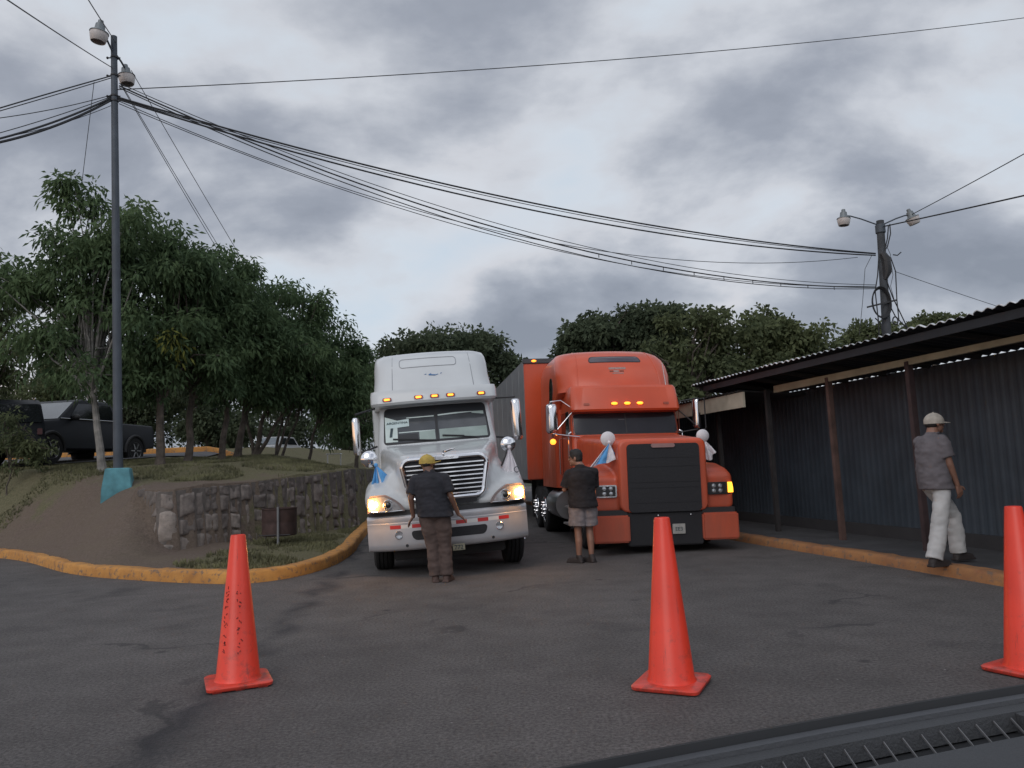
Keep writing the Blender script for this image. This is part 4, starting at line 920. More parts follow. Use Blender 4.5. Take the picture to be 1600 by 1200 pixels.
def panel(mb, S, rows, off=0.01, thick=0.03, nx=16):
    """a shaped sheet that follows the surface S(x,z); rows: (z, xl, xr)"""
    F, B = [], []
    for z, xl, xr in rows:
        F.append([Vector((lerp(xl, xr, i/nx), S(lerp(xl, xr, i/nx), z)-off, z)) for i in range(nx+1)])
        B.append([p+Vector((0, thick, 0)) for p in F[-1]])
    n = nx+1; k = len(rows); vs = [p for r in F for p in r]+[p for r in B for p in r]; fs = []; o = n*k
    for j in range(k-1):
        for i in range(nx): a = j*n+i; fs.append((a, a+1, a+n+1, a+n)); fs.append((o+a, o+a+n, o+a+n+1, o+a+1))
        a = j*n; fs.append((a, a+n, o+a+n, o+a)); a = j*n+nx; fs.append((a, o+a, o+a+n, a+n))
    for i in range(nx): fs.append((i, o+i, o+i+1, i+1)); a = (k-1)*n+i; fs.append((a, a+1, o+a+1, o+a))
    return mb.add(vs, fs)
def rrows(z0, z1, x0, x1, r, n=5, x0t=None, x1t=None):
    """rows of a rounded rectangle (optionally tapering to x0t..x1t at the top)"""
    x0t = x0 if x0t is None else x0t; x1t = x1 if x1t is None else x1t; out = []
    def ends(z): t = (z-z0)/(z1-z0); return lerp(x0, x0t, t), lerp(x1, x1t, t)
    for i in range(n+1):
        a = math.pi/2*i/n; z = z0+r*(1-math.sin(a)) if False else z0+r*(1-math.cos(a)); ins = r*(1-math.sin(a)); l, r2 = ends(z); out.append((z, l+ins, r2-ins))
    for i in range(1, 4): z = lerp(z0+r, z1-r, i/4); l, r2 = ends(z); out.append((z, l, r2))
    for i in range(n+1):
        a = math.pi/2*(1-i/n); z = z1-r*(1-math.cos(a)); ins = r*(1-math.sin(a)); l, r2 = ends(z); out.append((z, l+ins, r2-ins))
    return out
def big_wheel(root, x, y, r=0.50, w=0.28, sgn=1, dual=False, chrome=True):
    mb = MB(); prof = [(r*0.55, -w/2), (r*0.90, -w/2), (r*0.985, -w/2+0.03), (r, -w/2+0.06)]
    for g_ in (-0.06, 0, 0.06): prof += [(r, g_-0.008), (r-0.018, g_-0.004), (r-0.018, g_+0.004), (r, g_+0.008)]
    prof += [(r, w/2-0.06), (r*0.985, w/2-0.03), (r*0.90, w/2), (r*0.55, w/2)]
    mb.lathe(prof, (x, y, r), 'X', 40); t = mb.build('wheel', RUBBER, root)
    s = sgn; mb = MB(); mb.lathe([(0.02, s*(w/2+0.06)), (0.09, s*(w/2+0.06)), (0.11, s*(w/2+0.03)), (0.12, s*(w/2-0.04)), (r*0.45, s*(w/2-0.05)), (r*0.52, s*(w/2+0.005)), (r*0.57, s*(w/2+0.012)), (r*0.58, s*(w/2-0.03))], (x, y, r), 'X', 30); mb.build('rim', CHROME if chrome else STEEL, t)
    mb = MB()
    for k in range(10):
        a = 2*math.pi*k/10; c = (x+s*(w/2+0.0), y+0.155*math.cos(a), r+0.155*math.sin(a)); mb.lathe([(0.022, -0.04), (0.022, 0.045), (0.012, 0.075), (0.002, 0.08)], c, 'X', 8) if s > 0 else mb.lathe([(0.022, 0.04), (0.022, -0.045), (0.012, -0.075), (0.002, -0.08)], c, 'X', 8)
    mb.build('lug_nut_covers', CHROME, t)
def long_mirror(root, x, y, z0, z1, sgn, w=0.20, attach=None, m=CHROME):
    mb = MB(); rings = []
    for z, k in ((z0, .7), (z0+0.03, .95), (z0+.07, 1), (z1-.07, 1), (z1-.03, .95), (z1, .7)):
        rings.append([Vector((x+w/2*k*math.cos(a), y+0.09*k*math.sin(a), z)) for a in np.linspace(0, 2*math.pi, 20, endpoint=False)])
    mb.loft(rings, True); o = mb.build('mirror', m, root)
    mb = MB(); mb.box(x-w*.42, x+w*.42, y+0.05, y+0.096, z0+0.05, z1-0.05); mb.build('mirror_glass', BLACK, o)
    if attach:
        for a_, b_ in attach: mb = MB(); mb.tube([a_, Vector(a_).lerp(Vector(b_), 0.8), b_], 0.016, 8); mb.build('mirror_arm', BLACK if m is not CHROME or True else CHROME, o)
    return o
def round_mirror(root, c, foot, r=0.11, m=None):
    mb = MB(); T = Euler((0, 0, 0)).to_matrix().to_4x4()
    mb.lathe([(0.012, -0.045), (r*0.5, -0.038), (r*0.85, -0.02), (r, 0.0), (r*1.0, 0.015), (r*0.9, 0.02), (0.01, 0.01)], c, 'Y', 26); o = mb.build('fender_mirror', m or CHROME, root)
    mb = MB(); c2 = Vector(c)+Vector((0, 0.02, 0)); mb.tube([c2, c2.lerp(Vector(foot), 0.5)+Vector((0.02, 0, 0)), foot], 0.012, 8); mb.ell(foot, (0.03, 0.03, 0.02), 8, 6); mb.build('mirror_stalk', BLACK, o)
    return o
def flag(root_name, label, top, pts, cols, seed, cat='flag', tilt=0.05, dots=None):
    """draped triangular flag knotted at `top`; pts: 2-D outline lower edge (dx,dz) list, cols: stripes fractions/material"""
    root = thing(root_name, label, cat, top); n = 22; m = 26
    for (u0, u1, mt, nm) in cols:
        mb = MB(); rows = []
        for j in range(m+1):
            t = (j/m); row = []
            for i in range(n+1):
                u = lerp(u0, u1, i/n); k = u*(len(pts)-1); a = min(int(k), len(pts)-2); f = k-a; ex, ez = lerp(pts[a][0], pts[a+1][0], f), lerp(pts[a][1], pts[a+1][1], f)
                fold = 0.035*math.sin(u*19+seed+t*1.5)*t**0.7+0.02*noise.noise(Vector((u*4, t*4, seed)))
                row.append(Vector((ex*t+0.012*math.sin(u*23+seed)*t, -0.03+fold-0.05*t, ez*t-0.015*math.sin(u*14)*t)))
            rows.append(row)
        mb.loft(rows, False, False); back = [[p+Vector((0, 0.004, 0)) for p in r] for r in rows]; mb.loft(back, False, False)
        mb.build(nm, mt, root, smooth=80, fix=False)
    if dots:
        for dx_, dz_, kind in dots:
            mb = MB(); c = Vector((dx_, -0.14, dz_))
            if kind == 0: mb.tube([c+Vector((0.035*math.cos(a), 0, 0.04*math.sin(a))) for a in np.linspace(0.3, 5.6, 12)], 0.006, 5)
            else: mb.tube([c+Vector((0.03*math.cos(a)*math.cos(2*a), 0, 0.03*math.sin(a))) for a in np.linspace(0, 5, 10)], 0.006, 5)
            mb.build('printed_mark', INK, root)
    mb = MB(); mb.ell((0, -0.02, 0), (0.03, 0.03, 0.03), 10, 8); mb.build('knot', cols[0][2], root)
    return root
TR = Matrix.Rotation(math.radians(7.4), 4, 'Z')

# ------------------------------------------------------------------ white truck
W0 = Vector((-0.93+0.02, 10.9, 0)); root = thing('semi_truck', 'white semi truck with a chrome barred grille and a paper sign in its windscreen', 'truck', W0, math.radians(7.4))
T1 = root
body = bpy.data.objects.new('cab', None)      # filled below by the cab mesh
bpy.data.objects.remove(body)
def sway(o, ang): # the cab leans on its springs
    o.rotation_euler = (0, -ang, 0)
W_LEAN = math.radians(2.8)
S1 = Shell([(1.00, 1.02, 2.02, 3.6, 0.16, 0.10), (1.93, 1.00, 2.02, 3.6, 0.16, 0.10), (2.60, 0.955, 2.46, 3.6, 0.16, 0.10), (2.62, 1.07, 2.15, 3.6, 0.20, 0.12), (2.66, 1.085, 2.12, 3.6, 0.20, 0.12), (2.80, 1.085, 2.15, 3.6, 0.20, 0.12), (2.875, 1.075, 2.20, 3.6, 0.20, 0.12), (2.885, 1.03, 2.30, 5.0, 0.24, 0.2), (3.10, 1.015, 2.42, 5.1, 0.26, 0.25), (3.32, 1.01, 2.58, 5.2, 0.24, 0.22), (3.47, 1.0, 2.74, 5.2, 0.24, 0.22), (3.56, 0.98, 2.90, 5.2, 0.24, 0.24), (3.615, 0.94, 3.12, 5.15, 0.24, 0.26), (3.645, 0.86, 3.45, 5.1, 0.24, 0.28), (3.655, 0.72, 3.85, 5.05, 0.2, 0.25)])
cab = S1.mb().build('cab', WHITE, root, smooth=32)
slp = MB(); slp.loft([rr(0, 2.0, 2.20, 1.98, 0.16, 3.45), rr(0, 2.0, 2.24, 2.02, 0.16, 3.55), rr(0, 2.05, 2.24, 2.2, 0.16, 5.2)], True); slp.build('sleeper_box', WHITE, root)
# hood with wings, one skin
hb = MB()
for y, w_, zt in ((0.07, 1.16, 1.655), (0.10, 1.22, 1.68), (0.30, 1.30, 1.72), (0.9, 1.50, 1.80), (1.5, 1.72, 1.87), (2.12, 1.92, 1.93)): pass
hb.loft([rr(0, (zt+0.93)/2, w_, zt-0.93, 0.13, y, 6) for y, w_, zt in ((0.14, 1.14, 1.63), (0.18, 1.22, 1.68), (0.34, 1.34, 1.725), (0.9, 1.56, 1.80), (1.5, 1.76, 1.87), (2.14, 1.94, 1.935))], True)
hb.loft([rr(0, (zt+0.93)/2, w_, zt-0.93, 0.25, y, 6) for y, w_, zt in ((0.25, 1.5, 1.35), (0.5, 1.75, 1.52), (1.0, 1.9, 1.62), (1.6, 1.96, 1.70), (2.1, 1.98, 1.76))], True)
for s in (-1, 1):
    hb.loft([rr(s*cx_, (zt+0.93)/2, w_, zt-0.93, min(0.16, (zt-.93)*.45), y, 6) for y, cx_, w_, zt in ((0.10, 0.62, 0.36, 1.02), (0.16, 0.68, 0.56, 1.10), (0.26, 0.76, 0.70, 1.20), (0.42, 0.80, 0.72, 1.29), (0.7, 0.82, 0.69, 1.37), (1.1, 0.83, 0.67, 1.41), (1.6, 0.83, 0.66, 1.42), (2.05, 0.83, 0.60, 1.44))], True)
hood = finish('hood', hb, WHITE, root, 0.022, 22)
# windscreen: dark interior, papers, glass, rubber frame
mb = MB(); panel(mb, S1.y, rrows(1.945, 2.585, -0.90, 0.90, 0.07, x0t=-0.87, x1t=0.87), 0.004, 0.02); fr = mb.build('windscreen_surround', BLACK, root)
mb = MB(); panel(mb, S1.y, rrows(1.975, 2.555, -0.87, 0.87, 0.05, x0t=-0.84, x1t=0.84), 0.008, 0.01); ws = mb.build('windscreen', mat('windscreen_dim', (0.055, 0.060, 0.066), 0.10, var=0.2, vs=3, spec=0.7), root)
def strip(z0, z1, x0, x1, m, nm, off=0.011, par=None, S=S1.y, th=0.004, z0r=None, z1r=None):
    z0r = z0 if z0r is None else z0r; z1r = z1 if z1r is None else z1r
    mb = MB(); nx = 14; A = [Vector((x, S(x, lerp(z0, z0r, i/nx))-off, lerp(z0, z0r, i/nx))) for i, x in enumerate(np.linspace(x0, x1, nx+1))]; B_ = [Vector((x, S(x, lerp(z1, z1r, i/nx))-off, lerp(z1, z1r, i/nx))) for i, x in enumerate(np.linspace(x0, x1, nx+1))]
    mb.loft([A, B_, [p+Vector((0, th, 0)) for p in B_], [p+Vector((0, th, 0)) for p in A]], True, True) if False else mb.loft([A, B_], False, False)
    return mb.build(nm, m, par or root, smooth=60, fix=False)
GREENB = mat('pale_green_dash_cover', (0.27, 0.33, 0.31), 0.7, var=0.15, vs=4); SHADE = mat('sun_shade_band', (0.02, 0.022, 0.026), 0.5)
strip(1.985, 2.135, -0.30, -0.035, GREENB, 'dashboard_cover', par=ws, z1r=2.145); strip(1.985, 2.15, 0.035, 0.85, GREENB, 'dashboard_cover', par=ws, z1r=2.16)
strip(1.99, 2.11, -0.66, -0.32, mat('dark_dash_box', (0.03, 0.032, 0.036), 0.7), 'dashboard_box', par=ws)
strip(2.135, 2.15, -0.64, -0.035, PAPER, 'white_trim_line', par=ws)
strip(2.385, 2.40, -0.50, -0.035, PAPER, 'white_trim_line', par=ws); strip(2.39, 2.41, 0.035, 0.62, PAPER, 'white_trim_line', par=ws, z0r=2.42, z1r=2.45)
strip(2.40, 2.52, 0.62, 0.83, GREENB, 'corner_trim', par=ws, z0r=2.37, z1r=2.55)
sh = strip(2.43, 2.555, -0.84, 0.84, SHADE, 'sun_shade', par=ws, off=0.0125)
strip(1.99, 2.44, -0.865, -0.66, PAPER, 'paper_sheet', par=ws, off=0.014, z1r=2.36)
sg = strip(2.225, 2.345, -0.84, -0.46, mat('paper_sign', (0.50, 0.60, 0.60), 0.8), 'paper_sign', par=ws, off=0.017, z0r=2.245, z1r=2.375)
def sface(x, z, off): return Vector((x, S1.y(x, z)-off, z))
def on_screen(txt, nm, size, x, z, m, par, sx=1.0, off=0.022):
    p = sface(x, z, off); q = sface(x+0.05, z, off); up = sface(x, z+0.05, off)-p; ax = (q-p).normalized(); uz = up.normalized(); nz_ = ax.cross(uz).normalized(); uz = nz_.cross(ax)
    o = text_obj(txt, nm, size, m, par, p); o.rotation_mode = 'QUATERNION'; o.rotation_quaternion = Matrix((ax, uz, nz_)).transposed().to_quaternion(); o.scale = (sx, 1, 1); return o
on_screen('ARGENTINA', 'sign_text', 0.062, -0.66, 2.315, INK, sg, 1.05); on_screen('1', 'sign_text', 0.27, -0.765, 2.145, INK, ws, 1.6)
strip(1.97, 2.56, -0.02, 0.02, BLACK, 'centre_strip', off=0.018)
for x0, x1, z1 in ((-0.10, -0.70, 2.06), (0.62, 0.12, 2.06)):
    mb = MB(); a = sface(x0, 1.975, 0.03); b_ = sface(x1, z1-0.03, 0.03); mb.tube([sface(x0+0.08, 1.955, 0.02), a, b_], 0.010, 6); mb.tube([sface(lerp(x0, x1, 0.35), 2.005, 0.035), sface(x1-0.04, z1-0.02, 0.035)], 0.013, 6); mb.build('wiper', BLACK, root)
# visor lamps, seams, air intake panel, emblem
for x in (-0.80, -0.27, 0.0, 0.27, 0.80):
    mb = MB(); panel(mb, S1.y, rrows(2.685, 2.745, x-0.075, x+0.075, 0.02), 0.020, 0.03, 6); l = mb.build('lamp_bezel', mat('lamp_bezel_red', (0.20, 0.05, 0.04), 0.4), root)
    mb = MB(); panel(mb, S1.y, rrows(2.697, 2.733, x-0.048, x+0.048, 0.015), 0.026, 0.01, 6); mb.build('roof_marker_lamp', AMBER, l)
SEAM = mat('panel_seam', (0.24, 0.25, 0.27), 0.7)
for s in (-1, 1):
    mb = MB(); mb.tube([Vector((s*0.70*(1-0.06*max(0, z-2.9)), S1.y(s*0.70, z)-0.002, z)) for z in np.linspace(2.89, 3.60, 12)], 0.006, 5); mb.build('panel_seam', SEAM, root)
mb = MB(); pts = []
for a in range(4):
    cxx, czz = ((1, 1), (-1, 1), (-1, -1), (1, -1))[a]
    for i in range(6):
        an = math.radians(90*a+90*i/5); x = cxx*0.44+0.055*math.cos(an); z = 3.37+cxx*0+czz*0.03+0.055*math.sin(an); pts.append(Vector((x-0.06, S1.y(x-0.06, z)-0.002, z)))
pts = [Vector((lerp(a_.x, b_.x, t), S1.y(lerp(a_.x, b_.x, t), lerp(a_.z, b_.z, t))-0.003, lerp(a_.z, b_.z, t))) for a_, b_ in zip(pts, pts[1:]+pts[:1]) for t in ((0,) if (a_-b_).length < 0.1 else np.linspace(0, 0.93, 12))]
mb.tube(pts+[pts[0]], 0.006, 5); mb.build('panel_seam', SEAM, root)
mb = MB(); mb.tube([Vector((x, S1.y(x, 3.08-0.05*abs(x)**0.5*0+0.06*(abs(x)/0.6)**3)-0.003, 3.03+0.06*(abs(x)/0.62)**4)) for x in np.linspace(-0.62, 0.62, 20)], 0.012, 6); mb.build('moulding', WHITE, root)
# small blue badge on the roof: a swooping bird-like mark
mb = MB()
for k, (xa, za, xb, zb, r_) in enumerate(((-0.06, 3.115, 0.05, 3.105, 0.012), (0.05, 3.105, 0.10, 3.12, 0.007), (-0.06, 3.115, -0.02, 3.135, 0.010), (-0.13, 3.13, -0.10, 3.132, 0.007), (0.14, 3.13, 0.165, 3.14, 0.007))):
    mb.tube([Vector((xa, S1.y(xa, za)-0.004, za)), Vector((xb, S1.y(xb, zb)-0.004, zb))], r_, 6)
mb.build('roof_emblem', mat('blue_emblem', (0.06, 0.16, 0.34), 0.5), root)
# grille
gy = 0.02
def frame_pts(w_top, w_bot, z0, z1, r, y): 
    pts = []
    for q, (sx_, sz_, a0) in enumerate(((1, 1, 0), (-1, 1, 90), (-1, -1, 180), (1, -1, 270))):
        w_ = w_top if sz_ > 0 else w_bot; z = z1 if sz_ > 0 else z0
        for i in range(7): a = math.radians(a0+90*i/6); x = sx_*(w_/2-r)+r*math.cos(a); pts.append(Vector((x, y+0.10*abs(x/0.55)**2*0.6, z-sz_*r+r*math.sin(a))))
    return pts+[pts[0]]
mb = MB(); mb.tube(frame_pts(1.19, 1.06, 1.075, 1.645, 0.12, 0.03), 0.036, 10, False); gr = mb.build('grille', CHROME, root)
mb = MB(); f = frame_pts(1.14, 1.01, 1.095, 1.625, 0.10, 0.05)[:-1]; c_ = [p+Vector((0, 0.06, 0)) for p in f]; mb.loft([f, c_], True); mb.build('grille_screen', MESHB, gr)
for k in range(8):
    z = 1.13+k*0.060; hw = lerp(0.50, 0.555, k/7)-(0.03 if k in (0,) else 0)
    mb = MB(); mb.loft([[Vector((x, 0.015+0.06*(x/0.55)**2+dy_, z+dz_)) for dy_, dz_ in ((0, -0.008), (0, 0.008), (0.04, 0.012), (0.04, -0.012))] for x in np.linspace(-hw, hw, 9)], True); mb.build('grille_bar', CHROME, gr)
mb = MB(); panel(mb, lambda x, z: 0.06*(x/0.55)**2, rrows(1.612, 1.660, -0.20, 0.20, 0.022), 0.018, 0.03); em = mb.build('grille_emblem', CHROME, gr)
text_obj('Freightliner', 'emblem_text', 0.058, mat('grey_letters', (0.18, 0.18, 0.2), 0.4), em, (0.0, -0.021, 1.634), sx=1.0)
mb = MB(); mb.tube([(-0.01, 0.07, 1.70), (0.0, -0.02, 1.715), (0.07, -0.10, 1.735), (0.15, -0.12, 1.75)], [0.022, 0.020, 0.014, 0.006], 8); mb.build('hood_ornament', CHROME, root)
# lower intake, black gap, bumper
mb = MB(); panel(mb, lambda x, z: 0.06, rrows(0.985, 1.05, -0.42, 0.42, 0.03), 0.012, 0.05); mb.build('lower_intake', MESHB, root)
def by(x, z=0): return -0.02+0.34*(abs(x)/1.14)**3.0
mb = MB(); panel(mb, by, [(0.86, -1.12, 1.12), (0.955, -1.12, 1.12)], -0.06, 0.3, 30); mb.build('bumper_gap_trim', BLACK, root)
def bshape(zs):
    rings = []
    X = np.linspace(-1, 1, 41); X = np.sign(X)*(1-(1-np.abs(X))**1.5)*1.14
    for z, o in zs: rings.append([Vector((x, by(x)+o, z)) for x in X]+[Vector((x, by(x)+0.22, z)) for x in reversed(X)])
    return MB().loft(rings, True)
bumper = bshape([(0.40, 0.06), (0.43, 0.02), (0.50, 0.0), (0.70, 0.0), (0.765, 0.0), (0.78, -0.004), (0.79, 0.012), (0.83, -0.004), (0.865, 0.0), (0.885, 0.03)]).build('bumper', SILVER, root, smooth=45)
mb = MB(); panel(mb, by, rrows(0.535, 0.665, -0.50, 0.50, 0.055, x0t=-0.54, x1t=0.54), 0.004, 0.03); mb.build('bumper_opening', MESHB, bumper)
for s in (-1, 1):
    mb = MB(); x = s*0.70; mb.lathe([(0.01, -0.005), (0.045, -0.012), (0.048, -0.002)], (x, by(x)-0.005, 0.62), 'Y', 20); fl = mb.build('fog_lamp', LENS, bumper)
    mb = MB(); mb.tube([(x+0.052*math.cos(a), by(x)-0.008, 0.62+0.052*math.sin(a)) for a in np.linspace(0, 2*math.pi, 21)], 0.008, 6, False); mb.build('fog_lamp_ring', CHROME, bumper)
    mb = MB(); x = s*0.60; mb.lathe([(0.005, -0.004), (0.02, -0.006), (0.022, 0.01)], (x, by(x), 0.47), 'Y', 14); mb.build('tow_hole', BLACK, bumper)
for k in range(11):
    x0 = -0.82+k*0.152; 
    if k in (1, 3, 5, 7, 9): mt, nm = WHTT, 'white_tape'
    else: mt, nm = REDT, 'red_tape'
    mb = MB(); panel(mb, by, [(0.705, x0, x0+0.152), (0.755, x0, x0+0.152)], 0.0025, 0.004, 4); mb.build(nm, mt, bumper)
mb = MB(); mb.box(0.02, 0.19, -0.045, -0.035, 0.345, 0.435); pl = mb.build('licence_plate', mat('yellowed_plate', (0.30, 0.28, 0.20), 0.6, var=0.2, vs=30), root, bevel=0.003); text_obj('772', 'plate_number', 0.085, INK, pl, (0.105, -0.047, 0.385))
# headlights
for s in (-1, 1):
    def hy(x, z): return 0.045+0.15*max(0, (abs(x)-0.56)/0.56)**1.7
    def rows(ins, z0, z1, xo, xi):
        out = []
        for i in range(11):
            v = i/10; z = lerp(z0+ins, z1-ins, v); inner = lerp(xi-0.0, xo-0.26, v**1.9); xoo = xo-0.05*max(0, v-0.7)/0.3-ins; out.append((z, *sorted((s*xoo, s*(inner+ins)))))
        return out
    mb = MB(); panel(mb, hy, rows(0, 0.945, 1.185, 1.115, 0.60), 0.018, 0.22, 14); hl = mb.build('headlight', mat('headlight_rim', (0.22, 0.17, 0.16), 0.35, var=0.1), root)
    mb = MB(); panel(mb, hy, rows(0.022, 0.945, 1.185, 1.115, 0.63), 0.024, 0.02, 14); mb.build('headlight_lens', LENS, hl)
    mb = MB(); x = s*0.82; mb.tube([(x+0.062*math.cos(a), hy(x, 0)-0.030, 1.045+0.066*math.sin(a)) for a in np.linspace(0, 2*math.pi, 21)], 0.009, 6, False); mb.build('lens_ring', CHROME, hl)
    mb = MB(); mb.ell((x, hy(x, 0)-0.012, 1.045), (0.05, 0.03, 0.052), 14, 10); mb.build('projector', GLASSD, hl)
    mb = MB(); r_ = [(z, *sorted((s*1.095, s*xx))) for z, xx in ((0.975, 0.985), (1.0, 0.99), (1.04, 1.0), (1.08, 1.005), (1.12, 1.01), (1.145, 1.02))]; panel(mb, hy, r_, 0.030, 0.02, 6); mb.build('turn_signal', AMBERH, hl)
    mb = MB(); mb.ell((s*1.045, hy(1.045, 0)-0.03, 1.06), (0.045, 0.03, 0.06), 12, 8); mb.build('turn_signal_bulb', mat('glowing_bulb', (1, .7, .3), 0.4, emit=(1.0, 0.72, 0.30), es=40.0), hl)
    mb = MB(); mb.tube([(s*0.63, hy(0.63, 0)-0.03, 0.955), (s*0.85, hy(0.85, 0)-0.035, 0.953), (s*1.09, hy(1.09, 0)-0.03, 0.965)], 0.008, 6); mb.build('chrome_edge', CHROME, hl)
# mirrors, wheels, under-frame, fuel tank
long_mirror(root, -1.34, 2.15, 1.82, 2.44, -1, 0.13, [((-1.02, 2.45, 2.60), (-1.34, 2.17, 2.50)), ((-1.02, 2.4, 1.95), (-1.34, 2.17, 1.84))])
long_mirror(root, 1.36, 2.15, 1.86, 2.56, 1, 0.17, [((1.02, 2.45, 2.63), (1.36, 2.17, 2.60)), ((1.02, 2.4, 1.95), (1.36, 2.17, 1.90))])
round_mirror(root, (-1.09, 0.95, 1.72), (-0.95, 0.85, 1.40), 0.125); round_mirror(root, (1.02, 0.85, 1.77), (0.86, 0.75, 1.42), 0.115)
for s in (-1, 1):
    big_wheel(root, s*0.98, 1.25, 0.50, 0.28, s); 
    for yy in (5.0, 6.3): big_wheel(root, s*0.93, yy, 0.50, 0.55, s)
    mb = MB(); mb.lathe([(0.05, 0), (0.30, 0.0), (0.31, 0.02), (0.31, 1.3), (0.30, 1.32), (0.05, 1.32)], (s*0.95, 2.9, 0.68), 'Y', 28); mb.build('fuel_tank', STEEL, root)
    mb = MB(); mb.box(s*0.75, s*1.08, 2.15, 2.75, 0.35, 0.95); mb.build('step_box', STEEL, root, bevel=0.02)
mb = MB(); mb.box(-0.42, 0.42, 0.3, 6.9, 0.55, 0.95); mb.box(-0.9, 0.9, 1.15, 1.35, 0.42, 0.55); mb.box(-0.80, 0.80, 0.38, 0.72, 0.24, 0.9); mb.box(-0.5, 0.5, 5.0, 6.4, 0.95, 1.15); mb.build('chassis', DARKM, root, bevel=0.02)  # low dark front box stands in for the shade under the bumper
def lamp_light(root, nm, loc, e, col=(1.0, 0.45, 0.12)):
    d = bpy.data.lights.new(nm, 'POINT'); d.energy = e; d.color = col; d.shadow_soft_size = 0.05; o = bpy.data.objects.new(nm, d); C.objects.link(o); o.parent = root; o.location = loc
for s in (-1, 1): lamp_light(root, 'turn_signal_light', (s*1.05, 0.08, 1.06), 9.0)
# the body leans a little to its left on the springs; wheels stay upright
RL = Matrix.Rotation(-W_LEAN, 4, 'Y')
def lean(root, R, keep=('wheel',)):
    for c in [o for o in bpy.data.objects if o.parent == root]:
        if c.name.split('.')[0] in keep: continue
        c.matrix_basis = R @ c.matrix_basis
lean(root, RL)
M1 = Matrix.Translation(W0) @ TR @ RL
flag('hanging_flag', 'blue flag bunched up on the left mirror stalk of the white truck', M1 @ Vector((-0.98, 0.72, 1.62)), [(-0.14, -0.54), (0.02, -0.46), (0.10, -0.42), (0.34, -0.28)], [(0, 0.55, FLAGB, 'blue_cloth'), (0.55, 0.72, FLAGW, 'white_cloth'), (0.72, 1, FLAGB, 'blue_cloth')], 2)
flag('hanging_flag', 'white printed flag hanging like a cone from the right mirror of the white truck', M1 @ Vector((1.02, 0.72, 1.72)), [(-0.18, -0.50), (-0.06, -0.56), (0.04, -0.54), (0.14, -0.60), (0.22, -0.62)], [(0, 1, FLAGW, 'white_cloth')], 5, dots=[(0.095, -0.34, 0), (-0.12, -0.42, 1), (-0.13, -0.47, 1)])

# ------------------------------------------------------------------ orange truck
O0 = Vector((2.39, 12.6, 0)); root = thing('semi_truck', 'orange square-nosed semi truck with a black covered grille and a domed sleeper roof', 'truck', O0, math.radians(6.0)); T2 = root
S2 = Shell([(1.00, 1.07, 2.30, 3.7, 0.06, 0.08), (2.00, 1.07, 2.30, 3.7, 0.06, 0.08), (2.44, 1.06, 2.42, 3.7, 0.06, 0.08), (2.46, 1.07, 2.18, 3.7, 0.10, 0.10), (2.50, 1.08, 2.15, 3.7, 0.10, 0.10), (2.92, 1.05, 2.28, 3.7, 0.12, 0.10), (2.97, 1.03, 2.34, 3.7, 0.12, 0.10)])
S2.mb().build('cab', ORANGE, root, smooth=32)
S3 = Shell([(1.0, 1.20, 3.55, 5.6, 0.0, 0.10), (2.6, 1.20, 3.50, 5.6, 0.0, 0.12), (2.80, 1.20, 3.20, 5.6, 0.06, 0.2), (2.90, 1.19, 2.62, 5.6, 0.30, 0.3), (3.05, 1.18, 2.66, 5.6, 0.32, 0.35), (3.25, 1.19, 2.76, 5.6, 0.30, 0.32), (3.45, 1.18, 2.90, 5.6, 0.30, 0.32), (3.60, 1.15, 3.05, 5.6, 0.30, 0.34), (3.72, 1.10, 3.24, 5.55, 0.30, 0.36), (3.80, 1.03, 3.46, 5.5, 0.30, 0.38), (3.85, 0.90, 3.80, 5.45, 0.28, 0.36), (3.87, 0.7, 4.2, 5.4, 0.2, 0.25)])
S3.mb().build('sleeper', ORANGE, root, smooth=40)
mb = MB(); panel(mb, S3.y, rrows(3.50, 3.645, -0.56, 0.55, 0.055, x0t=-0.51, x1t=0.50), 0.006, 0.03); mb.build('roof_window_seal', BLACK, root)
mb = MB(); panel(mb, S3.y, rrows(3.517, 3.63, -0.54, 0.53, 0.045, x0t=-0.495, x1t=0.485), 0.010, 0.01); mb.build('roof_window', mat('roof_window_glass', (0.06, 0.045, 0.06), 0.08, spec=0.8), root)
# embossed lettering-like badge below the window
mb = MB(); panel(mb, S3.y, rrows(3.34, 3.385, -0.18, 0.17, 0.008), 0.004, 0.006, 6); panel(mb, S3.y, rrows(3.28, 3.32, -0.09, 0.02, 0.008), 0.004, 0.006, 6); panel(mb, S3.y, rrows(3.245, 3.265, -0.12, 0.11, 0.004), 0.004, 0.006, 6); mb.build('roof_badge', mat('faded_badge', (0.30, 0.20, 0.18), 0.6, var=0.3, vs=40), root)
for x0, x1 in ((-0.17, -0.09), (0.035, 0.12)):
    mb = MB(); panel(mb, S3.y, rrows(3.285, 3.315, x0, x1, 0.008), 0.004, 0.006, 4); mb.build('roof_badge', mat('dark_badge', (0.16, 0.04, 0.02), 0.6), root)
for xa, xb in ((-0.82, -0.74), (0.86, 0.74)):
    mb = MB(); mb.tube([Vector((lerp(xa, xb, ((z-2.98)/0.84)**1.6), S3.y(lerp(xa, xb, ((z-2.98)/0.84)**1.6), z)+0.004, z)) for z in np.linspace(2.98, 3.82, 14)], 0.013, 6); mb.build('moulding', ORANGE, root)
